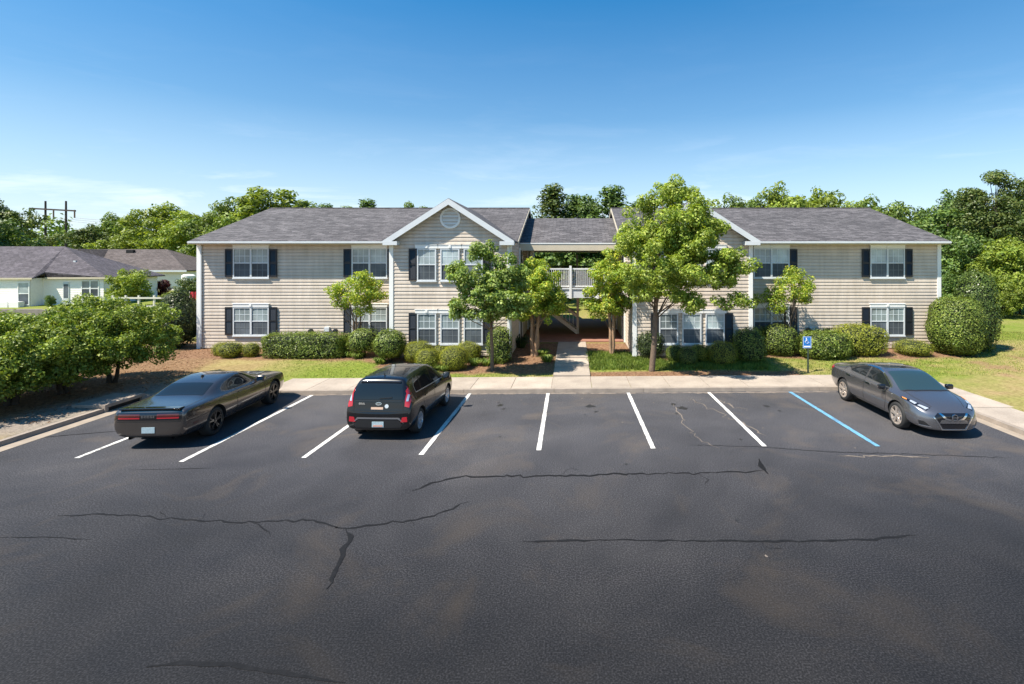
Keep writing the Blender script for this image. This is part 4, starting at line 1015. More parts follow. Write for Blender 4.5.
for sd in (-1, 1):
    ch.decal('rear_side_window', [(1.240,1.130),(1.470,1.055),(2.250,1.035),(2.250,1.340),(1.840,1.310),(1.500,1.205)], 'side', M['glass_dark'], sd)
    ch.decal('front_side_window', [(2.330,1.035),(3.420,0.990),(3.420,1.015),(3.140,1.155),(2.840,1.295),(2.620,1.337),(2.330,1.343)], 'side', M['glass_dark'], sd)
    ch.seam([(1.210,1.140),(1.480,1.217),(1.840,1.327),(2.290,1.360),(2.640,1.357),(2.880,1.310),(3.170,1.170),(3.490,1.000)], 'side', sd, .022, 'window_trim', M['chrome'], .008)
    ch.seam([(2.29,.34),(2.29,1.35)], 'side', sd, .012); ch.seam([(3.34,.34),(3.42,.60),(3.40,.95)], 'side', sd); ch.seam([(1.42,.40),(1.34,.62),(1.12,.88),(1.1,1.10)], 'side', sd); ch.seam([(1.42,.33),(3.34,.33)], 'side', sd)
    ch.decal('door_handle', [(1.32,.90),(1.56,.895),(1.56,.93),(1.32,.935)], 'side', M['chrome'], sd, off=.022, skirt=.02); ch.decal('door_handle', [(2.36,.885),(2.62,.88),(2.62,.915),(2.36,.92)], 'side', M['chrome'], sd, off=.022, skirt=.02)
    ch.mirror(3.38, 1.0, sd, .84, M['blackg'], (.10, .065, .07))
    q = [(sd*.46,4.66),(sd*.62,4.50),(sd*.75,4.20),(sd*.81,3.98),(sd*.83,4.08),(sd*.765,4.44),(sd*.60,4.70)]
    hl = ch.decal('headlight', q if sd < 0 else q[::-1], 'top', M['blackg'], dens=.04)
    q = [(sd*.50,4.665),(sd*.64,4.50),(sd*.70,4.50),(sd*.60,4.67)]; ch.decal('projector_lens', q if sd < 0 else q[::-1], 'top', M['clear_lens'], parent=hl, off=.010, dens=.04)
    q = [(sd*.66,4.44),(sd*.72,4.27),(sd*.77,4.30),(sd*.73,4.45)]; ch.decal('projector_lens', q if sd < 0 else q[::-1], 'top', M['clear_lens'], parent=hl, off=.010, dens=.04)
    q = [(sd*.765,4.18),(sd*.80,4.03),(sd*.815,4.09),(sd*.79,4.22)]; ch.decal('turn_signal', q if sd < 0 else q[::-1], 'top', M['amber'], parent=hl, off=.010, dens=.04)
    q = [(sd*.56,.33),(sd*.74,.34),(sd*.76,.44),(sd*.68,.44)]; ch.decal('fog_lamp_recess', q if sd < 0 else q[::-1], 'front', M['blackp'], dens=.04)
    q = [(sd*.52,.30),(sd*.74,.31),(sd*.74,.327),(sd*.56,.322)]; ch.decal('fog_trim', q if sd < 0 else q[::-1], 'front', M['chrome'], dens=.04, off=.008)
    q = [(.08,.86),(.36,.90),(.46,.97),(.22,1.01),(.10,.99)]; ch.decal('taillight', q, 'side', M['red_bright'], sd, off=.006, dens=.04)
    ch.decal('sill_trim', [(1.45,.23),(3.50,.23),(3.50,.27),(1.45,.27)], 'side', M['blackp'], sd)
    ch.seam([(sd*.60,3.88),(sd*.57,4.2),(sd*.42,4.64)], 'top', 1, .011)
    for y in (1.13, 3.905): ch.wheel(y, sd, .885, .35, .235, .255, M['bronze'], (5, .18))
gr = ch.decal('front_grille', [(-.47,.59),(-.34,.38),(-.28,.28),(.28,.28),(.34,.38),(.47,.59),(.38,.665),(-.38,.665)], 'front', M['blackg'], off=.006, dens=.04)
ch.decal('bumper_bar', [(-.36,.42),(.36,.42),(.32,.50),(.20,.525),(-.20,.525),(-.32,.50)], 'front', M['maxima'], off=.02, dens=.04, parent=gr, skirt=.02)
for sd in (-1, 1):
    q = [(sd*.32,.66),(sd*.37,.65),(sd*.23,.515),(sd*.10,.495),(sd*.10,.525),(sd*.19,.55)]; ch.decal('chrome_arm', q if sd < 0 else q[::-1], 'front', M['chrome'], off=.03, dens=.04, parent=gr, skirt=.02)
    q = [(sd*.485,.575),(sd*.50,.56),(sd*.375,.36),(sd*.32,.265),(sd*.30,.265),(sd*.35,.38)]; ch.decal('chrome_edge', q if sd < 0 else q[::-1], 'front', M['chrome'], off=.014, dens=.04, parent=gr)
ch.decal('chin_trim', [(-.32,.25),(.32,.25),(.31,.268),(-.31,.268)], 'front', M['chrome'], off=.012, dens=.04, parent=gr)
h, n = ch.ray('front', 0, .575)
mb = MB(); mb.lathe([(-.01, .060), (.012, .063), (.012, .078), (-.01, .080)], (0, h.y+.02, .575), 'y', 28, close=True); mb.box(-.085, .085, h.y+.025, h.y+.038, .56, .59)
em = mb.build('emblem', M['chrome'], gr, smooth=True, sharp=40)
text_mesh('lettering', 'NISSAN', .026, M['blackp'], em, (0, h.y+.040, .575), (R(90), 0, R(180)), .002)
# ================================================================ PLANTS
def zg(x, y): return height(x, y)
def limb_path(g, a, b, sag=.15, n=5):
    a, b = np.array(a, float), np.array(b, float); out = []
    L = np.linalg.norm(b-a); off = g.normal(size=3)*L*sag*.5; off[2] = abs(off[2])*.3
    for i in range(n+1):
        t = i/n; out.append(tuple(a+(b-a)*t+off*math.sin(math.pi*t)))
    return out
def tree(name, label, x, y, h, crown, mat, bark, leaf=.14, nleaf=9000, clumps=60, clump_r=.5, trunk_r=.1, trunk_h=1.6, stems=1, seed=1, group=None, cat='tree', flare=.0, up=.5, fill=.45, spread=.5, lean=(0, 0)):
    """crown = list of (dx, dy, zc, rx, ry, rz) lobes relative to the foot"""
    g = np.random.default_rng(seed); z0 = zg(x, y)-.03
    r = root(name, (x, y, z0), label, cat, group=group)
    tot = sum(c[3]*c[4]*c[5] for c in crown); C_ = []; Rr = []
    for (dx, dy, zc, rx, ry, rz) in crown:
        k = max(3, int(clumps*rx*ry*rz/tot)); c = ell_centres(g, k, (dx, dy, zc), (rx-clump_r*.7, ry-clump_r*.7, rz-clump_r*.6), fill)
        C_.append(c); Rr.append(clump_r*g.uniform(.65, 1.25, size=k))
    C_ = np.concatenate(C_); Rr = np.concatenate(Rr)
    P, N, S_ = clump_leaves(g, C_, Rr, nleaf/len(C_), leaf, up=up)
    o = link_mesh('crown', leaf_mesh('crown', P, N, S_, mat, seed), r)
    mb = MB(); top = np.array([crown[0][0]*.6+lean[0], crown[0][1]*.6+lean[1], max(c[2] for c in crown)+.2*crown[0][5]])
    ends = []
    for s in range(stems):
        a = 2*math.pi*s/max(1, stems)+g.uniform(0, 1); off = np.array([math.cos(a), math.sin(a), 0])*(trunk_r*1.2 if stems > 1 else 0)
        foot = off; mid = off*(1+spread*3)+np.array([top[0]*.25, top[1]*.25, trunk_h]); tp = mid+(top-mid)*(.95 if stems == 1 else .65)+np.array([math.cos(a), math.sin(a), 0])*(spread if stems > 1 else 0)
        pts = [tuple(foot-np.array([0, 0, .1])), tuple(foot+np.array([0, 0, .12])), tuple(foot+(mid-foot)*.5+g.normal(size=3)*.03*h*.2), tuple(mid), tuple(mid+(tp-mid)*.35+g.normal(size=3)*.05), tuple(mid+(tp-mid)*.7+g.normal(size=3)*.06), tuple(tp)]
        tr = trunk_r*g.uniform(.8, 1.1)
        mb.tube(pts, [tr*1.5+flare, tr*1.1, tr, tr*.9, tr*.6, tr*.38, tr*.12], 9); ends.append(pts)
    idx = g.permutation(len(C_))[:max(6, min(len(C_)//2, 26))]
    for i in idx:
        p = ends[i % len(ends)]; t = g.uniform(.0, .8); base = np.array(p[3])+(np.array(p[6])-np.array(p[3]))*t
        if C_[i][2] < base[2]-.2: base = np.array(p[3])
        q = limb_path(g, base, C_[i]); rr = trunk_r*.34*(1-t*.6); mb.tube(q, [rr*(1-.85*k/5) for k in range(6)], 5, cap=False)
    mb.build('trunk', bark, r, smooth=True)
    return r

def shell_leaves(g, fn, n, leaf, depth=.07, rough=.35):
    P = np.zeros((n, 3)); N = np.zeros((n, 3))
    for i in range(n):
        P[i], N[i] = fn(g)
    N /= np.linalg.norm(N, axis=1, keepdims=True)
    P = P-N*(g.exponential(depth, size=(n, 1))-depth*.9)+N*(g.uniform(size=(n, 1)) < .10)*g.uniform(0, depth*2.2, size=(n, 1))
    return P, N+g.normal(size=(n, 3))*rough, leaf*g.uniform(.6, 1.35, size=n)
def shrub(name, label, x, y, rx, ry, h, mat, leaf=.05, n=3500, seed=1, power=2.3, base=.0, lump=.06, group=None, cat='shrub', depth=.05, rough=.30, top=0.0, stem=False, z0=None):
    """clipped shrub: rounded body with its own lumps, leafy shell round a twiggy core"""
    g = np.random.default_rng(seed); z0 = zg(x, y)-.02 if z0 is None else z0
    r = root(name, (x, y, z0), label, cat, group=group)
    hz = (h-base)/2; sd = Vector((seed*3.1, seed*1.7, 0))
    def fn(g, sc=1.0, d=None):
        d = g.normal(size=3) if d is None else d
        d = d/np.linalg.norm(d)
        e = (abs(d[0])**power+abs(d[1])**power+abs(d[2])**power)**(-1/power)
        k = 1+lump*noise.noise(Vector(d*1.7)+sd)*2+lump*.7*noise.noise(Vector(d*4)+sd)
        tz = 1-top*max(0, d[2])                       # taper towards the top
        p = np.array([d[0]*rx*e*k*tz, d[1]*ry*e*k*tz, base+hz+d[2]*hz*e*k])*1.0
        if p[2] < .03: p[2] = .03+abs(g.normal())*.05
        s = np.sign(d); nn = np.array([s[0]*abs(d[0]*e)**(power-1)/rx, s[1]*abs(d[1]*e)**(power-1)/ry, s[2]*abs(d[2]*e)**(power-1)/hz+.001])
        if sc != 1.0: p = np.array([p[0]*sc, p[1]*sc, base+hz+(p[2]-base-hz)*sc])
        return p, nn
    P, N, S_ = shell_leaves(g, fn, n, leaf, depth, rough)
    link_mesh('foliage', leaf_mesh('foliage', P, N+np.array([0, 0, .15]), S_, mat, seed), r)
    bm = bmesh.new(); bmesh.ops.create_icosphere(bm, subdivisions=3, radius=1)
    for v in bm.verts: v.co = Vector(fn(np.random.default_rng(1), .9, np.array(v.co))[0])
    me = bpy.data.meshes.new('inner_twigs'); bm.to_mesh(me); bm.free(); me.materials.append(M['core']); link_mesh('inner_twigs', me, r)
    if base > .05:
        mb = MB()
        for k in range(4): a = k*1.6+seed; mb.tube([(math.cos(a)*.05, math.sin(a)*.05, -.05), (math.cos(a)*.09, math.sin(a)*.09, base*.6), (math.cos(a)*rx*.3, math.sin(a)*ry*.3, base+hz*.5)], [.03, .025, .012], 6)
        mb.build('stem', M['bark_dark'], r, smooth=True)
    return r

# ---- street trees in front of the building
def gx(px, py, z=.2): return ground(px, py, z)[:2]
x, y = gx(492, 369)
tree('street_tree', 'slim single-trunk tree before the left gable, crown across its upper windows', x, y, 5.5,
     [(-.1,-.8,2.95,1.35,1.25,1.0), (.55,-.6,3.85,1.05,1.0,.95), (-.9,-.9,3.85,1.0,.9,.75), (-.15,-.6,4.75,.75,.8,.75), (.9,-1.0,2.8,.85,.8,.7), (-1.1,-.8,2.65,.7,.7,.55), (.2,-1.5,2.6,.7,.6,.45)],
     M['leaf_broad'], M['bark'], leaf=.11, nleaf=18000, clumps=150, clump_r=.26, trunk_r=.085, trunk_h=1.7, seed=11)
x, y = gx(652, 369)
tree('street_tree', 'tallest single-trunk maple before the right gable, its top above the roof', x, y, 8.0,
     [(.7,-1.0,4.4,2.1,1.9,1.7), (1.3,-1.0,5.9,1.7,1.6,1.35), (.6,-.4,7.1,1.15,1.1,.85), (-.5,-.2,5.6,1.15,1.2,1.2), (2.6,-1.2,4.2,1.35,1.2,1.0), (-.5,-.4,3.5,1.15,1.1,.85), (1.1,-1.4,3.0,.9,.9,.5), (2.9,-1.4,3.0,.9,.8,.55), (-.3,-.2,6.7,.75,.8,.75), (1.5,-.3,7.2,.75,.7,.6)],
     M['leaf_maple'], M['bark'], leaf=.105, nleaf=52000, clumps=330, clump_r=.31, trunk_r=.115, trunk_h=2.1, seed=12)
x, y = gx(534.5, 357)
tree('multi_stem_tree', 'bushy tree with tan peeling stems at the left of the concrete walkway', x, y, 4.6,
     [(0,-.3,3.0,1.55,1.3,1.3), (.25,-.2,3.95,1.1,.9,.75), (-.95,-.2,2.6,.9,.8,.9), (.85,.1,2.3,.8,.8,1.0), (-.55,0,3.8,.8,.7,.65), (.2,-.4,2.0,1.0,.8,.7), (-.6,-.3,1.9,.7,.6,.6)],
     M['leaf_bright'], M['bark_pale'], leaf=.10, nleaf=18000, clumps=120, clump_r=.29, trunk_r=.085, trunk_h=1.0, stems=4, spread=.22, seed=13, flare=.02)
x, y = gx(612, 356)
tree('multi_stem_tree', 'airy tree with tan peeling stems at the right of the concrete walkway', x, y, 4.9,
     [(0,-.3,3.2,1.4,1.2,1.25), (.35,-.2,4.4,1.05,.9,.8), (-.8,-.2,2.6,.8,.7,.8), (.7,.1,2.7,.9,.8,.9), (-.35,0,4.1,.7,.7,.6), (-.6,-.1,1.8,.5,.5,.4), (.2,-.4,2.1,.8,.6,.5)],
     M['leaf_bright'], M['bark_pale'], leaf=.10, nleaf=15000, clumps=105, clump_r=.29, trunk_r=.075, trunk_h=1.1, stems=4, spread=.2, seed=14, flare=.02)
x, y = wx(357, 23.6), 23.6
tree('small_tree', 'small feathery tree before the left wing windows, above two shrubs', x, y, 4.0,
     [(0,0,3.0,1.3,1.1,.75), (-.9,0,3.0,.7,.7,.5), (.3,0,3.6,.75,.7,.45), (.9,0,2.8,.75,.7,.6), (-.5,0,2.4,.9,.8,.45), (.35,0,2.1,.6,.6,.5)],
     M['leaf_bright'], M['bark'], leaf=.09, nleaf=7500, clumps=80, clump_r=.26, trunk_r=.05, trunk_h=.9, stems=4, spread=.25, seed=15)
x, y = wx(789, 23.6), 23.6
tree('small_tree', 'small feathery tree before the right wing, behind clipped shrubs near the sign', x, y, 4.2,
     [(0,0,3.1,1.25,1.1,.75), (.9,0,3.3,.75,.7,.45), (.2,0,3.8,.75,.7,.4), (-.9,0,2.8,.8,.7,.6), (.7,0,2.7,.8,.8,.4), (-.4,0,2.2,.7,.6,.5)],
     M['leaf_bright'], M['bark_dark'], leaf=.09, nleaf=6500, clumps=75, clump_r=.26, trunk_r=.05, trunk_h=.9, stems=4, spread=.25, seed=16)

# ---- the overgrown privets along the left kerb
for k, (px, Y, rx, h, lab) in enumerate(((112, 18.4, 2.15, 3.5, 'big loose privet on a bare trunk behind the grey coupe, rightmost along the left kerb'),
                                   (62, 16.9, 1.95, 3.15, 'loose privet with splayed stems, second from the right along the left kerb'),
                                   (12, 15.6, 1.95, 2.95, 'loose privet third from the right along the left kerb, at the picture edge'))):
    X = (px-PX0)/F*Y
    tree('privet_tree', lab, X, Y, h, [(0,0,h*.57,rx,rx*.9,h*.41), (-rx*.5,.1,h*.62,rx*.62,rx*.6,h*.33), (rx*.55,-.1,h*.50,rx*.64,rx*.6,h*.34), (.1,-.6,h*.38,rx*.85,rx*.6,h*.28), (-rx*.5,-.4,h*.32,rx*.65,rx*.55,h*.25), (rx*.45,-.5,h*.40,rx*.5,rx*.5,h*.24)],
         M['leaf_ligustrum'], M['bark_dark'], leaf=.085, nleaf=36000, clumps=260, clump_r=.28, trunk_r=.075, trunk_h=.5, stems=3 if k else 2, spread=.25, seed=21+k, group='privets along the left kerb', fill=.36)
tree('privet_tree', 'low privet sprawling over the earth bank near the bottom of the left kerb', -16.4, 14.0, 2.0, [(0,0,1.1,1.35,1.2,1.0), (-.9,.1,1.2,1.1,1.0,.95), (-.2,.9,1.3,1.2,1.0,1.0), (-.6,-.8,.8,1.0,.8,.7)],
     M['leaf_ligustrum'], M['bark_dark'], leaf=.10, nleaf=12000, clumps=110, clump_r=.30, trunk_r=.06, trunk_h=.4, stems=3, spread=.25, seed=25, group='privets along the left kerb', fill=.36)
tree('privet_tree', 'privet at the far left behind the others on the bank', -19.6, 17.3, 2.8, [(0,0,1.7,1.8,1.6,1.1), (-.9,.1,1.5,1.4,1.2,1.0), (1.2,.3,1.5,1.3,1.2,.9)],
     M['leaf_ligustrum'], M['bark_dark'], leaf=.11, nleaf=11000, clumps=110, clump_r=.34, trunk_r=.06, trunk_h=.4, stems=3, spread=.25, seed=26, group='privets along the left kerb', fill=.36)
# ---- cone shaped evergreen at the left corner
def pxs(x0, x1, ybase, ytop, z=.27):            # width, foot and height from what the photograph shows
    xc, yc = ground((x0+x1)/2, ybase, z)[:2]; w = (x1-x0)/F*yc/2; yc += w*.75; w = (x1-x0)/F*yc/2
    return ((x0+x1)/2-PX0)/F*yc, yc, w, CH-(ytop-PY0)/F*yc-zg(xc, yc)
def S_(px0, px1, yb, yt, label, mat, name='round_shrub', **k):
    x, y, w, h = pxs(px0, px1, yb, yt); ry = k.pop('ry', None) or w
    return shrub(name, label, x, y, w, ry, h, M[mat], **k)
S_(159, 197, 351, 291, 'tall egg-shaped evergreen shrub at the left end of the building', 'leaf_camellia', 'evergreen_shrub', leaf=.085, n=6500, seed=31, power=2.0, lump=.09, top=.25, depth=.09)
S_(214, 228, 356, 342.5, 'small low shrub nearest the left building corner', 'leaf_golden', leaf=.036, n=3300, seed=32)
S_(220, 242, 358, 342, 'small low rounded shrub under the ground-floor window, second from the corner', 'leaf_golden', leaf=.036, n=4200, seed=33)
S_(244, 259, 357, 342.5, 'small low shrub touching the left end of the clipped hedge', 'leaf_golden', leaf=.036, n=3000, seed=34)
x0, y0 = ground(259, 360, .2)[:2]; x1 = ground(338, 360, .2)[0]
shrub('box_hedge', 'long flat-topped clipped hedge beneath the siding of the left wing', (x0+x1)/2, y0+.62, (x1-x0)/2, .62, 1.02, M['leaf_hedge'], leaf=.06, n=15000, seed=35, power=7, lump=.035, cat='hedge', depth=.06, rough=.38)
S_(350, 377, 358, 329, 'upright clipped shrub under the feathery tree of the left wing', 'leaf_hedge', leaf=.06, n=4500, seed=36, power=2.6, base=.25, depth=.08)
S_(376, 404, 362, 330, 'ball-shaped clipped shrub on short stems at the corner of the left gable', 'leaf_hedge', leaf=.06, n=5500, seed=37, power=2.4, base=.2, depth=.06)
S_(406, 432, 362, 341, 'golden dome shrub, leftmost of the five before the left gable', 'leaf_golden', leaf=.036, n=8250, seed=38)
S_(431, 452, 358, 344, 'golden dome shrub half hidden behind the two front ones', 'leaf_golden', leaf=.036, n=5250, seed=39)
S_(456, 480, 361, 342, 'golden dome shrub, rightmost of the five before the left gable', 'leaf_golden', leaf=.036, n=7500, seed=40)
S_(417, 439, 367.5, 349, 'golden dome shrub in front, left one of the front pair', 'leaf_golden', leaf=.036, n=6750, seed=41)
S_(441, 467, 368, 346, 'golden dome shrub in front, right one of the front pair', 'leaf_golden', leaf=.036, n=8250, seed=42)
S_(489, 510, 362, 328, 'upright clipped shrub at the right corner of the left gable, behind the slim tree', 'leaf_hedge', leaf=.065, n=4500, seed=43, power=3.5, depth=.08)
S_(636, 663, 358, 330, 'dark clipped shrub behind the trunk of the tall maple', 'leaf_camellia', leaf=.06, n=4500, seed=44, power=3)
S_(667, 685, 361, 345.5, 'low dark dome shrub, leftmost under the right gable windows', 'leaf_hedge', leaf=.036, n=5250, seed=45)
S_(678, 697, 364, 347, 'low dark dome shrub in front, second under the right gable windows', 'leaf_hedge', leaf=.036, n=5250, seed=46)
S_(691, 710, 361, 345, 'yellow-green dome shrub, third under the right gable windows', 'leaf_golden', leaf=.036, n=6000, seed=47)
S_(710, 735, 364, 342, 'yellow-green boxy dome shrub, rightmost under the right gable windows', 'leaf_golden', leaf=.036, n=7500, seed=48, power=3)
S_(735, 763, 362, 329, 'dark upright clipped shrub at the right corner of the right gable', 'leaf_hedge', leaf=.065, n=5000, seed=49, power=3, depth=.08)
S_(762, 795, 356, 325, 'clipped shrub with a bright top left of the accessible parking sign', 'leaf_hedge', leaf=.06, n=6000, seed=50, power=3, depth=.07)
x0, y0 = ground(810, 360, .25)[:2]; x1 = ground(852, 359, .25)[0]
shrub('box_hedge', 'dark clipped hedge just right of the accessible parking sign', (x0+x1)/2, y0+.85, (x1-x0)/2+.05, .8, 1.12, M['leaf_hedge'], leaf=.075, n=9000, seed=51, power=4, lump=.05, cat='hedge', depth=.07, rough=.38)
x0, y0 = ground(846, 358, .25)[:2]; x1 = ground(893, 358, .25)[0]
shrub('box_hedge', 'yellowish clipped hedge ending under the right wing window', (x0+x1)/2, y0+.95, (x1-x0)/2+.05, .9, 1.3, M['leaf_golden'], leaf=.06, n=9500, seed=52, power=3.4, lump=.05, cat='hedge', depth=.06, rough=.38)
S_(897, 928, 356.5, 340, 'small rounded shrub alone between the hedge and the tall ball shrub', 'leaf_golden', leaf=.036, n=6750, seed=53, power=2.6)
S_(933, 979, 357, 297, 'very large ball-shaped clipped shrub at the right end of the building', 'leaf_hedge', name='evergreen_shrub', leaf=.075, n=17000, seed=54, power=2.4, lump=.05, depth=.06)
S_(958, 994, 353, 274, 'tall dark clipped shrub behind the large ball shrub', 'leaf_holly', name='evergreen_shrub', leaf=.08, n=12000, seed=55, power=2.6, lump=.08, depth=.10, top=.2)
# ---- small plants of long leaves in the beds
def tuft(px, py, label, mat='liriope', hgt=.28, n=130, seed=1, grp='leafy tufts in the planting beds'):
    x, y = ground(px, py, .22)[:2]; g = np.random.default_rng(seed); r = root('leafy_tuft', (x, y, zg(x, y)), label, 'plant', group=grp)
    mb = MB()
    for i in range(n):
        a = g.uniform(0, 6.28); l = hgt*g.uniform(.6, 1.3); o = np.array([math.cos(a), math.sin(a)])*g.uniform(0, .2); d = np.array([math.cos(a), math.sin(a)]); s = np.array([-d[1], d[0]])*.018
        p0, p1, p2 = o, o+d*l*.45, o+d*l*1.0
        mb.add([(p0[0]-s[0], p0[1]-s[1], 0), (p0[0]+s[0], p0[1]+s[1], 0), (p1[0]+s[0], p1[1]+s[1], l*.8), (p1[0]-s[0], p1[1]-s[1], l*.8), (p2[0], p2[1], l*.55)], [(0, 1, 2, 3), (3, 2, 4)])
    mb.build('leaves', M[mat], r)
for i, (px, py, lab) in enumerate(((348, 357.5, 'low leafy tuft beside the brown utility box'), (358, 358.5, 'low leafy tuft left of the ball-shaped shrub'), (444, 368.5, 'low leafy tuft between the two front golden domes'), (474, 364, 'low leafy tuft under the rightmost golden dome'),
        (381, 362.5, 'low leafy tuft at the foot of the ball-shaped shrub'), (547, 361, 'leafy tuft at the edge of the walkway left side, by the tan stems'), (543, 356, 'dark leafy tuft behind the tan stems left of the walkway'), (916, 353, 'leafy tuft right of the small lone shrub'), (934, 352, 'leafy tuft at the foot of the large ball shrub'), (486, 364, 'low leafy tuft at the foot of the slim tree'))):
    tuft(px, py, lab, seed=60+i)
for i, (px, py, lab) in enumerate(((500, 358, 'dark spiky plant in the shaded bed right of the left gable corner'), (521, 349, 'dark spiky plant in the shade against the passage wall'))):
    tuft(px, py, lab, 'leaf_camellia', .6, 160, 80+i, 'spiky plants in the shade')

# ---- grass blades over the visible lawns
g = np.random.default_rng(5); n = 120000
X = g.uniform(-13, 26, n); Y = g.uniform(19.7, 31, n); P = []; N = []; keep = []; SZ = []; lush = []
for i in range(n):
    x, y = X[i], Y[i]
    if y < kerb_y(x)+1.95 and x < RX+1.7: continue
    if -18.2 < x < 17.9 and y > (22.98 if (-8.2 < x < -2.7 or 2.7 < x < 8) else 24.98) and not (-2.7 < x < 2.6 and y < 27.1): continue
    if x < 18 and y > 27.1: continue
    if WX0-.03 < x < WX1+.03 and y < 27.3: continue
    m_, d_, g_ = zones(x, y)
    if m_ > .5 and g.uniform() < .96: continue
    if g_ > .5 or g.uniform() < d_*.8: continue
    keep.append((x, y)); lush.append(.7 < x < 8 and 20.6 < y < 24)
def blades(name, pts, hh, mat, per=1):
    pts = np.array(pts); n = len(pts); h = g.uniform(.5, 1.3, n)*hh; a = g.uniform(0, 2*math.pi, n); w = .012+hh*.09
    z = np.array([zg(p[0], p[1]) for p in pts]); l = g.normal(size=(n, 2))*hh*.4
    A = np.stack([pts[:, 0]-np.cos(a)*w, pts[:, 1]-np.sin(a)*w, z-.01], 1); B_ = np.stack([pts[:, 0]+np.cos(a)*w, pts[:, 1]+np.sin(a)*w, z-.01], 1)
    C2 = np.stack([pts[:, 0]+l[:, 0], pts[:, 1]+l[:, 1], z+h], 1); V_ = np.stack([A, B_, C2], 1).reshape(-1, 3)
    me = bpy.data.meshes.new(name); me.vertices.add(3*n); me.vertices.foreach_set('co', V_.astype(np.float32).ravel()); me.loops.add(3*n); me.loops.foreach_set('vertex_index', np.arange(3*n, dtype=np.int32))
    me.polygons.add(n); me.polygons.foreach_set('loop_start', np.arange(0, 3*n, 3, dtype=np.int32)); me.update(calc_edges=True); me.materials.append(mat)
    o = link_mesh(name, me); tag(o, None, None, None, 'stuff'); return o
ka = [k for k, l in zip(keep, lush) if not l]; kb = [k for k, l in zip(keep, lush) if l]
o = blades('grass', ka, .045, M['blades']); tag(o, 'short patchy yellow-green lawn grass around the building', 'grass')
kb = [(x+g.normal()*.08, y+g.normal()*.08) for x, y in kb for _ in range(4) if y > 21]
o = blades('lush_grass', kb, .13, M['liriope']); tag(o, 'longer bright green grass right of the walkway under the maple', 'grass')
# fallen straw and dead leaves over the beds
g = np.random.default_rng(8); n = 26000; X = g.uniform(-19.5, 10, n); Y = g.uniform(14, 25, n)
pts = [(x, y) for x, y in zip(X, Y) if (y > kerb_y(x)+2 or x < LX-.2) and not (WX0 < x < WX1) and not (y > 22.9 and -8.2 < x < -2.8) and not (y > 22.9 and 2.7 < x < 8) and zones(x, y)[0] > .4]
P = np.array([(x, y, zg(x, y)+.015) for x, y in pts]); N = np.array([0, 0, 1])+g.normal(size=(len(pts), 3))*.35
M['straw'] = leaf_mat('pine_straw', (.10, .045, .022), (.24, .12, .06), (.36, .22, .12), .1, .8)
o = link_mesh('pine_straw', leaf_mesh('pine_straw', P, N, g.uniform(.04, .13, len(pts)), M['straw'], 3, .25)); tag(o, 'scattered reddish pine straw over the planting beds', 'mulch', None, 'stuff')
# ================================================================ SIGN, UTILITY BOX AND THE BACKGROUND
x, y = ground(808, 371, .17)[:2]; o_ = (x, y, zg(x, y)); z0 = zg(x, y)
r = root('parking_sign', o_, 'small blue accessible parking sign on a dark green post beside the pavement', 'sign')
mb = MB(); mb.box(x-.03, x+.03, y-.012, y+.012, z0-.1, z0+1.45)
for k in range(14): mb.box(x-.008, x+.008, y-.018, y-.013, z0+.2+k*.085, z0+.235+k*.085)
mb.build('post', M['postg'], r, o_)
cz = z0+1.21; w_, h_ = .17, .235; cx = x-.045; yf = y-.02
mb = MB(); mb.box(cx-w_, cx+w_, yf-.006, yf, cz-h_, cz+h_); bl = mb.build('sign_panel', M['sign_blue'], r, o_, bevel=.004)
mb = MB(); t = .010; yb = yf-.009
for a in ((cx-w_+.012, cx+w_-.012, cz+h_-.012-t, cz+h_-.012), (cx-w_+.012, cx+w_-.012, cz-h_+.012, cz-h_+.012+t), (cx-w_+.012, cx-w_+.012+t, cz-h_+.012+t, cz+h_-.012-t), (cx+w_-.012-t, cx+w_-.012, cz-h_+.012+t, cz+h_-.012-t)):
    mb.box(a[0], a[1], yb, yf-.0065, a[2], a[3])
mb.box(cx-w_+.04, cx+w_-.04, yb, yf-.0065, cz-h_+.05, cz-h_+.095)
mb.build('border', M['sign_white'], bl, o_)
mb = MB()   # wheelchair symbol: head, back, seat, leg, foot, wheel ring
hx, hz = cx-.035, cz+.165
mb.lathe([(-.004, .0005), (-.004, .022), (0, .022)], (hx, yf-.007, hz), 'y', 18)
mb.bar((hx, yb, hz-.022), (hx+.008, yb, hz-.115), .026, .006); mb.bar((hx, yb-.0005, hz-.055), (hx+.06, yb-.0005, hz-.055), .018, .006)
mb.bar((hx+.004, yb-.001, hz-.112), (hx+.072, yb-.001, hz-.112), .024, .006); mb.bar((hx+.070, yb-.0015, hz-.112), (hx+.098, yb-.0015, hz-.185), .024, .006); mb.bar((hx+.09, yb-.002, hz-.185), (hx+.118, yb-.002, hz-.176), .016, .006)
for k in range(17):
    a0, a1 = R(75+k*15), R(90+k*15); c_ = (hx+.018, hz-.145); rr = .062
    mb.bar((c_[0]+rr*math.cos(a0), yb-.0025, c_[1]+rr*math.sin(a0)), (c_[0]+rr*math.cos(a1), yb-.0025, c_[1]+rr*math.sin(a1)), .017, .005)
mb.build('wheelchair_symbol', M['sign_white'], bl, o_)
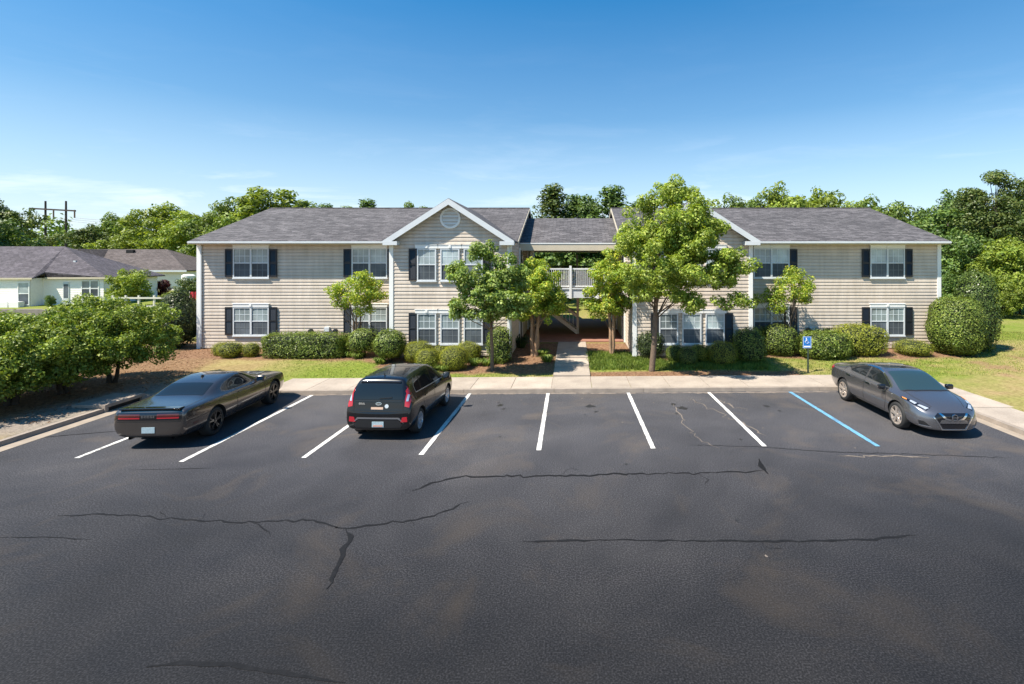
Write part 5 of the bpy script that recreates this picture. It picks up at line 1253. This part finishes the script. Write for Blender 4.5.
# brown utility cabinet next to the hedge
x, y = ground(340, 352, .28)[:2]; o_ = (x, y, zg(x, y)); r = root('utility_cabinet', o_, 'brown utility cabinet between the clipped hedge and the upright shrub', 'cabinet')
MB().box(x-.2, x+.2, y, y+.5, zg(x, y)-.05, zg(x, y)+.75).build('body', M['util'], r, o_, bevel=.01); MB().box(x-.22, x+.22, y-.03, y+.53, zg(x, y)+.752, zg(x, y)+.80).build('lid', M['util'], r, o_, bevel=.008)
MB().box(x-.15, x+.15, y-.012, y-.001, zg(x, y)+.1, zg(x, y)+.65).build('door', M['brown_wood'], r, o_)

def house_window(par, o_, x0, x1, z0, z1, y, n=1):
    mb = MB(); f = .07; mb.box(x0-f, x0, y-.06, y, z0-f, z1+f); mb.box(x1, x1+f, y-.06, y, z0-f, z1+f); mb.box(x0, x1, y-.06, y, z1, z1+f); mb.box(x0, x1, y-.06, y, z0-f, z0)
    zm = (z0+z1)/2; mb.box(x0, x1, y-.05, y, zm-.03, zm+.03)
    if n == 2: mb.box((x0+x1)/2-.05, (x0+x1)/2+.05, y-.055, y-.001, z0, z1)
    o = mb.build('window', M['white'], par, o_)
    MB().box(x0, x1, y-.035, y-.03, zm+.03, z1).build('pane', M['pane_up'], o, o_); MB().box(x0, x1, y-.033, y-.029, z0, zm-.03).build('insect_screen', M['pane_low'], o, o_)
# ---- white bungalow on the left, turned so that its front faces the car park
def on_front(px, cx, cy, th, back=0.0):          # distance along a turned front seen at px
    k = (px-PX0)/F; c, s = math.cos(th), math.sin(th)
    return (cx-back*s-k*(cy+back*c))/(c-k*s)*-1
th = R(3); cx, cy = -41.0, 45.0; O0 = (0, 0, 0)
r = root('bungalow', (cx, cy, 0), 'white bungalow with dark grey hipped roof beyond the privets', 'house', th)
T = lambda px, b=0.0: on_front(px, cx, cy, th, b)
hz0, hz1 = .5, 3.05; st = T(43); Lw = -19.0; DP = 6.2
mb = MB(); siding(mb, (Lw, -1.1), (st, -1.1), (0, -1), hz0, hz1, None, .014); siding(mb, (st, -1.1), (st, 0), (1, 0), hz0, hz1, None, .014); siding(mb, (st, 0), (0, 0), (0, -1), hz0, hz1, None, .014); siding(mb, (0, 0), (0, DP), (1, 0), hz0, hz1, None, .014); siding(mb, (Lw, DP), (0, DP), (0, 1), hz0, hz1, None, .014); siding(mb, (Lw, -1.1), (Lw, DP), (-1, 0), hz0, hz1, None, .014)
mb.build('wall', M['house_white'], r, O0)
mb = MB(); G = (-5.9, 3.0, 5.85); H = (Lw+4, 3.0, 5.85); a_ = (Lw-.4, -1.30, 3.08); b_ = (st+.35, -1.30, 3.08); c_ = (st+.35, -.22, 3.55); d_ = (.45, -.22, 3.08); e_ = (.45, DP+.45, 3.08); f_ = (Lw-.4, DP+.45, 3.08)
slope(mb, [a_, b_, c_, G, H], .1); slope(mb, [(st+.36, -.22, 3.08), d_, G, c_], .1); slope(mb, [d_, e_, G], .1); slope(mb, [e_, f_, H, G], .1); slope(mb, [f_, a_, H], .1)
rf = mb.build('roof', M['roof_h1'], r, O0)
mb = MB(); mb.box(Lw-.4, st+.35, -1.35, -1.301, 2.96, 3.10); mb.box(st+.37, .45, -.27, -.221, 2.96, 3.10); mb.build('fascia', M['beam'], rf, O0)
MB().box(-3.6, -3.4, 1.2, 1.4, 4.0, 4.55).build('roof_vent', M['white_soft'], rf, O0)
house_window(r, O0, T(19, -1.1), T(29, -1.1), .85, 2.65, -1.1); house_window(r, O0, T(82.5), T(98.5), 1.45, 2.75, 0, 2)
dr = MB().box(T(63.5), T(69.5), -.06, -.03, .62, 2.65).build('door', M['white_soft'], r, O0)
MB().box(T(64.3), T(68.8), -.07, -.061, 1.3, 2.5).build('door_pane', M['pane_low'], dr, O0)
# ---- low house behind, and the far one with a chimney
th2 = R(6); cx2, cy2 = -45.0, 60.0
r = root('low_house', (cx2, cy2, 0), 'low white house with a weathered brown-grey roof behind the bungalow', 'house', th2)
mb = MB(); siding(mb, (-19, .5), (-.4, .5), (0, -1), .9, 3.35, None, .014); siding(mb, (-.4, .5), (-.4, 10.5), (1, 0), .9, 3.35, None, .014); siding(mb, (-19, 10.5), (-.4, 10.5), (0, 1), .9, 3.35, None, .014); siding(mb, (-19, .5), (-19, 10.5), (-1, 0), .9, 3.35, None, .014); mb.build('wall', M['house_white'], r, O0)
mb = MB(); a = (-19.5, 0, 3.4); b = (0, 0, 3.4); c = (0, 11, 3.4); d = (-19.5, 11, 3.4); e = (-5.6, 5.5, 5.95); f = (-17, 5.5, 5.95)
slope(mb, [a, b, e, f], .12); slope(mb, [b, c, e], .12); slope(mb, [c, d, f, e], .12); slope(mb, [d, a, f], .12)
rf = mb.build('roof', M['roof_h2'], r, O0); MB().box(-19.5, 0, -.06, -.001, 3.2, 3.42).build('fascia', M['white_soft'], rf, O0)
gx0 = -12.3; mb = MB(); mb.prism([(gx0-1.6, 4.3), (gx0+1.6, 4.3), (gx0, 5.75)], 'y', 1.2, 5.4); mb.build('small_gable', M['white_soft'], rf, O0)
mb = MB(); slope(mb, [(gx0-1.8, 1.0, 4.2), (gx0, 1.0, 5.9), (gx0, 5.4, 5.9), (gx0-1.8, 1.9, 4.2)]); slope(mb, [(gx0, 1.0, 5.9), (gx0+1.8, 1.0, 4.2), (gx0+1.8, 1.9, 4.2), (gx0, 5.4, 5.9)]); mb.build('small_gable_roof', M['roof_h2'], rf, O0)
MB().box(-9.6, -8.8, 4.4, 4.8, 5.3, 5.85).build('roof_vent', M['dark'], rf, O0)
o_ = (-62, 85, 1.4); r = root('distant_house', o_, 'far grey-roofed house with a brick chimney left of the building corner', 'house')
mb = MB(); siding(mb, (-80, 84), (-58, 84), (0, -1), 1.3, 3.4, None, .014); siding(mb, (-58, 84), (-58, 92), (1, 0), 1.3, 3.4, None, .014); mb.build('wall', M['house_white'], r, o_)
mb = MB(); slope(mb, [(-81, 83.5, 3.2), (-57.5, 83.5, 3.2), (-57.5, 88, 5.0), (-81, 88, 5.0)]); slope(mb, [(-57.5, 92.5, 3.2), (-81, 92.5, 3.2), (-81, 88, 5.0), (-57.5, 88, 5.0)]); rf = mb.build('roof', M['roof_h1'], r, o_)
MB().box(-66.3, -65.3, 87, 88, 4.3, 5.8).box(-66.4, -65.2, 86.9, 88.1, 5.6, 5.72).build('chimney', M['brickred'], rf, o_)
# ---- white bin-like cylinder beside the low house
x0, y0, z0 = at(188.5, 274, 57); o_ = (x0, y0, zg(x0, y0)); r = root('storage_tank', o_, 'small white tank standing beside the low house', 'tank'); MB().lathe([(-.0, .001), (0, .65), (1.9, .65), (2.05, .45), (2.08, .001)], (x0, y0, zg(x0, y0)), 'z', 20).build('tank_body', M['white'], r, o_, smooth=True, sharp=40)

# ---- fences and retaining wall in the left yard
def rail_fence(name, label, pts, mat, Yd, hp=1.05, rails=(.45, .9), postw=.12):
    o_ = (pts[0][0], pts[0][1], zg(*pts[0])); r = root(name, o_, label, 'fence')
    mb = MB()
    for a, b in zip(pts, pts[1:]):
        za, zb_ = zg(*a), zg(*b)
        for h in rails: mb.bar((a[0], a[1]-.01, za+h), (b[0], b[1]-.01, zb_+h), .04, .13)
    mb.build('rail', mat, r, o_)
    for p in pts: z = zg(*p); MB().box(p[0]-postw/2, p[0]+postw/2, p[1]+.02, p[1]+.14, z-.1, z+hp).build('post', mat, r, o_)
rail_fence('rail_fence', 'white two-rail fence in front of the bungalow window', [(wx(80.5, 37), 37), (wx(99, 37.3), 37.3)], M['fence_white'], 37, 1.55, (1.25, .6), .16)
rail_fence('rail_fence', 'weathered post-and-rail fence between the privet and the cone-shaped evergreen', [(wx(112, 40), 40), (wx(125, 40), 40), (wx(138, 40), 40), (wx(153.5, 40), 40), (wx(168, 40), 40), (wx(183, 40), 40)], M['fence_white'], 40, 1.4, (.55, 1.2))
o_ = (-27.3, 37, .3); r = root('board_fence', o_, 'dark grey board fence at the left corner of the building', 'fence'); mb = MB(); x_ = wx(186, 36)
while x_ < -18.6: mb.box(x_, x_+.14, 36, 36.03, .1, 1.75+.02*rnd.random()); x_ += .15
mb.build('boards', M['fence_grey'], r, o_)
MB().box(wx(186, 36), -18.6, 36.031, 36.08, 1.4, 1.5).build('rail', M['fence_grey'], r, o_)
x0, y0, z0 = at(189.5, 298, 38); o_ = (x0, y0, zg(x0, y0)); r = root('garden_flag', o_, 'small red garden flag on a thin pole behind the board fence', 'flag'); MB().box(x0-.02, x0+.02, y0, y0+.04, .2, 2.3).build('pole', M['fence_white'], r, o_)
mb = MB(); g = [(x0+.02+.42*i/8, y0+.02+.05*math.sin(i*1.1)) for i in range(9)]; mb.add([(a, b, 1.45) for a, b in g]+[(a, b, 2.25) for a, b in g], [(i, i+1, 9+i+1, 9+i) for i in range(8)]); mb.build('cloth', M['red_flag'], r, o_)
for nm, lab, y0, za, zb_, xa, xb in (('retaining_wall', 'upper block retaining wall below the bungalow yard', 37.0, .3, 1.05, -46, wx(62, 37)), ('retaining_wall', 'lower block retaining wall nearer the privets', 33.0, .1, .68, -42, wx(48, 33))):
    o = MB().box(xa, xb, y0, y0+.35, za-.3, zb_).build(nm, M['stonewall'], None); tag(o, lab, 'wall')
o_ = (wx(24, 29), 29, .3); r = root('picnic_table', (wx(24, 29), 29, .3), 'pale weathered table top showing above the leftmost privets', 'table'); xa, xb = wx(0, 29), wx(41, 29)
MB().box(xa, xb, 28.6, 29.9, .95, 1.03).build('tabletop', M['white_soft'], r, o_)
for xx in (xa+.2, xb-.2):
    for yq in (28.75, 29.75): MB().box(xx-.05, xx+.05, yq-.05, yq+.05, .2, .949).build('leg', M['white_soft'], r, o_)
for k, (px, lab) in enumerate(((5, 'white planter box against the bungalow wall, left one'), (16, 'white planter box against the bungalow wall, right one'))):
    x0 = wx(px, 43.2); o_ = (x0, 43.2, zg(x0, 43.2)); r = root('planter', o_, lab, 'planter'); MB().box(x0-.4, x0+.4, 43, 43.5, .4, 1.1).build('box', M['white'], r, o_); 
# ---- wooden H-frame power line
o_ = (*at(56, 240, 105)[:2], 1.5); r = root('power_pylon', o_, 'tall wooden H-frame power pylon rising behind the bungalow roof', 'pylon')
Y = 105; xa, xb = wx(45.5, Y), wx(66, Y); zt = CH+59/F*Y
for x_ in (xa, xb): MB().tube([(x_, Y, 1), (x_, Y, zt)], [.26, .17], 10).build('pole', M['pole'], r, o_); 
MB().bar((wx(31, Y), Y-.3, CH+51.5/F*Y), (wx(77, Y), Y-.3, CH+49/F*Y), .22, .3, 0).build('cross_arm', M['pole'], r, o_)
for px in (31.5, 55, 76): x_ = wx(px, Y); MB().tube([(x_, Y-.3, CH+50/F*Y), (x_, Y-.3, CH+42/F*Y)], .13, 8).build('insulator', M['util'], r, o_)
for k, px in enumerate((31.5, 55, 76)):
    x_ = wx(px, Y); pts = [(x_+(155)*t, Y-.3+30*t, CH+42/F*Y-9*math.sin(math.pi*t)*.5) for t in [i/24 for i in range(25)]]
    o = MB().tube(pts, .022, 4).build('power_line', M['util'], None); tag(o, ('left', 'middle', 'right')[k]+' thin power line running right from the insulators of the pylon', 'cable')

# ---- trees beyond: a few crowns are modelled, the rest are turned and scaled copies
def far_tree_mesh(kind, seed):
    g = np.random.default_rng(seed)
    if kind == 'broad':
        cr = [(0,0,.60,.42,.42,.30), (.22,.1,.72,.26,.26,.2), (-.22,-.05,.70,.26,.26,.2), (.02,.05,.85,.22,.22,.16), (-.1,-.1,.45,.34,.34,.18), (.2,-.15,.5,.28,.28,.18)]; cl, cr_, nl, lf = 90, .085, 9000, .034
    elif kind == 'tall':
        cr = [(0,0,.55,.26,.26,.36), (.1,.05,.75,.17,.17,.2), (-.1,0,.4,.24,.24,.22), (.02,0,.9,.1,.1,.1)]; cl, cr_, nl, lf = 80, .07, 8000, .030
    elif kind == 'cone':
        cr = [(0,0,.14+.075*k,.27*(1-k/11.5)+.01,.27*(1-k/11.5)+.01,.075) for k in range(11)]; cl, cr_, nl, lf = 330, .045, 15000, .020
    elif kind == 'pine':
        cr = [(.03,0,.62,.24,.24,.20), (-.12,0,.78,.16,.16,.10), (.12,.02,.84,.15,.15,.10), (0,0,.93,.10,.10,.06), (-.16,.05,.5,.17,.17,.08), (.18,0,.46,.18,.18,.08), (-.05,0,.34,.2,.2,.06)]; cl, cr_, nl, lf = 210, .05, 17000, .018
    else:
        cr = [(0,0,.48,.5,.5,.42), (.3,.1,.5,.3,.3,.34), (-.3,0,.45,.3,.3,.33)]; cl, cr_, nl, lf = 90, .11, 8000, .045
    tot = sum(c[3]*c[4]*c[5] for c in cr); C_ = []
    for c in cr: C_.append(ell_centres(g, max(14 if kind in ('cone', 'pine') else 4, int(cl*c[3]*c[4]*c[5]/tot)+2), c[:3], (max(.02, c[3]-cr_*.6), max(.02, c[4]-cr_*.6), max(.02, c[5]-cr_*.5)), .36))
    C_ = np.concatenate(C_); Rr = cr_*g.uniform(.7, 1.3, len(C_)); P, N, S2 = clump_leaves(g, C_, Rr, nl/len(C_), lf, .75)
    return P, N, S2, C_
cache = {}
def far_tree(kind, mat, name, label, x, y, h, w=1.0, seed=1, rz=0, group='trees behind the building', z0=None, bark='bark_dark'):
    key = (kind, mat, seed)
    if key not in cache:
        P, N, S2, C_ = far_tree_mesh(kind, seed); g = np.random.default_rng(seed+50)
        crown = leaf_mesh('crown', P, N, S2, M[mat], seed); mb = MB()
        mb.tube([(0, 0, -.02), (0, 0, .1), (.01, .0, .35), (0, .01, .6), (0, 0, .85)], [.022, .016, .014, .010, .003], 8)
        for i in g.permutation(len(C_))[:22]: mb.tube(limb_path(g, (0, 0, g.uniform(.25, .6)), C_[i], .1, 4), [.007, .005, .004, .003, .001], 4, cap=False)
        t = mb.build('trunk', M[bark], None, smooth=True); tm = t.data; bpy.data.objects.remove(t); cache[key] = (crown, tm)
    crown, tm = cache[key]
    z = zg(x, y) if z0 is None else z0
    r = root(name, (x, y, z-.05), label, 'tree' if kind != 'bush' else 'shrub', rz, group); r.scale = (h*w, h*w, h)
    link_mesh('crown' if kind != 'bush' else 'foliage', crown, r); link_mesh('trunk' if kind != 'bush' else 'stem', tm, r)
    return r
# (px centre, top py, depth, kind, material, width factor, seed, label)
T = [(-2, 195, 76, 'broad', 'leaf_pine', .85, 1, 'dark spreading tree at the far left edge behind the bungalow'),
 (-24, 200, 62, 'broad', 'leaf_fardark', 1.1, 2, 'dark tree cut by the left picture edge behind the bungalow'),
 (27, 226, 85, 'broad', 'leaf_pine', 1.0, 1, 'dull olive tree just left of the H-frame pylon'),
 (58, 231, 125, 'broad', 'leaf_far', 1.3, 3, 'distant low tree seen between the pylon poles'),
 (80, 229, 120, 'broad', 'leaf_far', 1.3, 2, 'distant low tree just right of the pylon'),
 (96, 224, 95, 'broad', 'leaf_pine', 1.2, 3, 'olive round tree behind the ridge of the low house'),
 (118, 210, 100, 'broad', 'leaf_far', 1.0, 1, 'loose dark tree left of the bright green one'),
 (122, 232, 82, 'broad', 'leaf_farbright', 1.3, 3, 'low bright tree close behind the low house roof'),
 (163, 198, 88, 'broad', 'leaf_farbright', 1.05, 1, 'large bright green tree right of the low house ridge'),
 (190, 209, 84, 'broad', 'leaf_farbright', .95, 2, 'bright green tree against the left corner of the building roof'),
 (214, 206, 75, 'broad', 'leaf_far', .9, 1, 'green tree rising over the left roof slope'),
 (234, 196, 72, 'broad', 'leaf_far', .85, 3, 'green tree left of the tallest ones over the left roof'),
 (262, 184, 72, 'tall', 'leaf_farbright', 1.25, 2, 'tall bright tree over the left roof, first of the tallest pair'),
 (284, 186, 74, 'tall', 'leaf_farbright', 1.25, 1, 'tall bright tree over the left roof, second of the tallest pair'),
 (303, 195, 76, 'tall', 'leaf_far', 1.2, 3, 'green tree ending the group over the left roof'),
 (326, 200, 85, 'cone', 'leaf_fardark', 1.1, 1, 'first small conifer tip over the left ridge'),
 (346, 202, 85, 'cone', 'leaf_far', 1.1, 2, 'second small conifer tip over the left ridge'),
 (368, 195, 85, 'cone', 'leaf_fardark', 1.2, 1, 'largest of the three conifer tips over the left ridge'),
 (410, 199, 85, 'tall', 'leaf_far', .8, 2, 'small leafy tree top just left of the gable peak'),
 (424, 203, 88, 'tall', 'leaf_far', .8, 3, 'smaller leafy tree top touching the gable peak'),
 (553, 178, 60, 'cone', 'leaf_pine', 1.25, 2, 'full conifer behind the passage roof, leftmost of the group'),
 (574, 190, 64, 'cone', 'leaf_fardark', 1.2, 1, 'narrow dark conifer behind the passage roof, second of the group'),
 (588, 192, 62, 'tall', 'leaf_fardark', .9, 2, 'dark leafy tree behind the passage roof, between conifers'),
 (613, 180, 58, 'cone', 'leaf_fardark', 1.3, 1, 'dark conifer behind the passage roof, right of the group'),
 (640, 196, 60, 'cone', 'leaf_fardark', 1.2, 2, 'dark conifer mostly behind the top of the tall maple'),
 (733, 190, 68, 'broad', 'leaf_far', .75, 2, 'green tree right of the tall maple over the roof'),
 (757, 192, 70, 'broad', 'leaf_far', .75, 1, 'green tree over the right roof, left of the two rounded ones'),
 (783, 180, 66, 'broad', 'leaf_farbright', .8, 3, 'rounded bright tree over the right roof, first of two'),
 (824, 182, 66, 'broad', 'leaf_farbright', .85, 1, 'rounded bright tree over the right roof, second of two'),
 (862, 192, 60, 'broad', 'leaf_far', .85, 2, 'green tree over the right end of the ridge'),
 (885, 198, 58, 'broad', 'leaf_far', .9, 1, 'green tree sloping down beyond the right ridge end'),
 (905, 201, 64, 'broad', 'leaf_far', .9, 3, 'green tree beyond the right roof hip'),
 (942, 190, 66, 'broad', 'leaf_fardark', .8, 3, 'dark tree with flat dark top behind the right woods'),
 (918, 213, 52, 'broad', 'leaf_fardark', 1.0, 2, 'dark glossy tree filling the space right of the roof'),
 (948, 205, 48, 'tall', 'leaf_fardark', 1.5, 1, 'tall dark glossy tree left of the big pine'),
 (965, 225, 44, 'broad', 'leaf_fardark', 1.0, 1, 'dark tree just above the tall clipped shrubs'),
 (996, 168, 46, 'pine', 'leaf_pine', 1.05, 1, 'big tall pine at the right edge, highest tree'),
 (1030, 178, 50, 'pine', 'leaf_pine', 1.05, 2, 'pine cut by the right picture edge'),
 (975, 188, 60, 'pine', 'leaf_pine', 1.0, 2, 'pine half hidden behind the big one'),
 (1055, 190, 48, 'broad', 'leaf_fardark', 1.0, 3, 'dark tree beyond the right picture edge'),
 (1010, 232, 40, 'broad', 'leaf_farbright', 1.0, 2, 'yellow-green tree below the big pine'),
 (990, 262, 38.5, 'bush', 'leaf_farbright', .8, 1, 'yellow-green bush at the back of the right lawn, left'),
 (1020, 252, 39.5, 'bush', 'leaf_farbright', .8, 2, 'yellow-green bush at the back of the right lawn, right'),
 (1003, 285, 37.5, 'bush', 'leaf_farbright', .9, 1, 'low bright bush at the back edge of the right lawn'),
 (965, 262, 40, 'bush', 'leaf_fardark', .9, 2, 'dark bush behind the clipped evergreens on the right'),
 (1045, 270, 37, 'bush', 'leaf_far', .9, 1, 'bush at the right picture edge behind the lawn'),
 (129, 260, 43, 'bush', 'leaf_farbright', .9, 2, 'wide bright bush between the bungalow and the low house'),
 (160, 276, 52, 'bush', 'leaf_red', 1.0, 1, 'burgundy rounded bush before the low house'),
 (193, 271, 48, 'bush', 'leaf_pine', .9, 2, 'olive bush left of the building corner'),
 (50, 292, 42.5, 'bush', 'leaf_fardark', .55, 1, 'small dark bush against the bungalow wall by the door'),
 (88, 291, 41, 'bush', 'leaf_farbright', .9, 2, 'low bright planting in front of the bungalow window'),
 (170, 290, 44, 'bush', 'leaf_farbright', 1.5, 1, 'low bright ground bush before the burgundy one'),
 (100, 300, 33, 'bush', 'leaf_far', 1.2, 2, 'low bush behind the large privet, left yard'),
 (20, 312, 31, 'bush', 'leaf_farbright', .8, 1, 'light green shrub below the retaining wall')]
for i, (px, py, Y, kind, mat, w, sd, lab) in enumerate(T):
    X = (px-PX0)/F*Y; z = zg(X, Y); h = CH-(py-PY0)/F*Y-z
    nm = {'broad': 'broadleaf_tree', 'tall': 'broadleaf_tree', 'cone': 'conifer', 'pine': 'pine_tree', 'bush': 'bush'}[kind]
    far_tree(kind, mat, nm, lab, X, Y, h*1.0, (w*1.5 if kind == 'cone' else w) if kind != 'bush' else w*max(1.0, .9*(2.2/h)**.5), sd, rz=i*1.9, group='trees and bushes beyond the building')
# trees seen through the open passage and filling the yard behind
for i, (x, y, h, kd, mt, lab) in enumerate(((-4.5, 46, 8.5, 'broad', 'leaf_fardark', 'dark tree behind the passage, left one seen under its roof'), (.5, 48, 8.0, 'broad', 'leaf_fardark', 'dark tree behind the passage, middle one seen under its roof'), (5, 46, 8.5, 'broad', 'leaf_fardark', 'dark tree behind the passage, right one seen under its roof'),
        (-1.5, 41, 2.6, 'bush', 'leaf_fardark', 'dark bush behind the passage floor, left one'), (1.8, 41.5, 2.6, 'bush', 'leaf_far', 'green bush behind the passage floor, right one'))):
    far_tree(kd, mt, 'broadleaf_tree' if kd != 'bush' else 'bush', lab, x, y, h, 1.1, 1+i % 3, i*1.3)
# far wood along the horizon: one mass nobody could count
g = np.random.default_rng(77); C_ = []
for a in np.arange(-88, 88, .42):
    d = g.uniform(150, 230); x, y = d*math.sin(R(a)), d*math.cos(R(a)); hh = g.uniform(7, 13)
    for k in range(5): C_.append((x+g.normal()*2.5, y+g.normal()*2.5, height(x, y)+hh*(.15+.19*k)))
C_ = np.array(C_); P, N, S2 = clump_leaves(g, C_, g.uniform(2.0, 3.2, len(C_)), 90, .75, .8)
o = link_mesh('far_wood', leaf_mesh('far_wood', P, N, S2, M['leaf_far'], 7)); tag(o, 'distant green wood along the horizon', 'wood', None, 'stuff')

# ================================================================ LIGHT, SKY AND CAMERA
sd = Vector((.56, .34, -1.0)).normalized(); el = math.asin(-sd.z); az = math.atan2(-sd.x, -sd.y)
s_ = bpy.data.lights.new('sun', 'SUN'); s_.energy = 4.8; s_.angle = R(.55); s_.color = (1.0, .92, .80)
so = bpy.data.objects.new('sun', s_); COL.objects.link(so); so.rotation_euler = sd.to_track_quat('-Z', 'Y').to_euler(); so.location = (0, 0, 60)
w = bpy.data.worlds.new('World'); bpy.context.scene.world = w; w.use_nodes = True; nt = w.node_tree; L = nt.links
bg = nt.nodes['Background']; sk = nt.nodes.new('ShaderNodeTexSky'); sk.sky_type = 'NISHITA'; sk.sun_disc = False; sk.sun_elevation = el; sk.sun_rotation = az
sk.air_density = 1.0; sk.dust_density = .5; sk.ozone_density = 2.0; sk.altitude = 0
tc = nt.nodes.new('ShaderNodeTexCoord'); sep = nt.nodes.new('ShaderNodeSeparateXYZ'); L.new(tc.outputs['Generated'], sep.inputs[0])
# thin fair-weather clouds, densest low over the left horizon
mp = nt.nodes.new('ShaderNodeMapping'); mp.inputs['Scale'].default_value = (1.6, 1.6, 9); L.new(tc.outputs['Generated'], mp.inputs[0])
cn = noise_node(nt, 2.6, 7, vec=mp.outputs[0], rough=.62, dist=.4); cr = ramp(nt, [(.51, (0,)*3), (.84, (.75,)*3)]); L.new(cn.outputs['Fac'], cr.inputs[0])
em = ramp(nt, [(0, (.9,)*3), (.10, (.8,)*3), (.17, (.16,)*3), (.30, (.03,)*3), (.5, (0,)*3)]); L.new(sep.outputs['Z'], em.inputs[0])
mu = nt.nodes.new('ShaderNodeMath'); mu.operation = 'MULTIPLY'; L.new(cr.outputs[0], mu.inputs[0]); L.new(em.outputs[0], mu.inputs[1])
hz = ramp(nt, [(0, (.68,)*3), (.10, (.38,)*3), (.26, (.08,)*3), (.5, (0,)*3)]); L.new(sep.outputs['Z'], hz.inputs[0])
tr_ = ramp(nt, [(0, (1.0, 1.0, 1.05)), (.16, (.66, 1.0, 1.12)), (.46, (.16, .93, 1.30)), (1, (.10, .80, 1.25))]); L.new(sep.outputs['Z'], tr_.inputs[0]); skm = mixc(nt, 1.0, sk.outputs[0], tr_.outputs[0], 'MULTIPLY'); c1 = mixc(nt, hz.outputs[0], skm, (7.2, 8.3, 9.3)); c2 = mixc(nt, mu.outputs[0], c1, (10.5, 10.6, 11.))
L.new(c2, bg.inputs[0]); bg.inputs[1].default_value = .068
cam = bpy.data.cameras.new('camera'); co = bpy.data.objects.new('camera', cam); COL.objects.link(co); bpy.context.scene.camera = co
co.location = (0, 0, CH); co.rotation_euler = (R(90), 0, 0); cam.sensor_width = 36; cam.lens = F*36/1024; cam.shift_x = (512-PX0)/1024; cam.shift_y = -(342-PY0)/1024; cam.clip_end = 3000; cam.clip_start = .1
sc = bpy.context.scene; vs_ = sc.view_settings; vs_.view_transform = 'Standard'; vs_.look = 'None'; vs_.gamma = 1; vs_.use_curve_mapping = False; vs_.exposure = 1.05
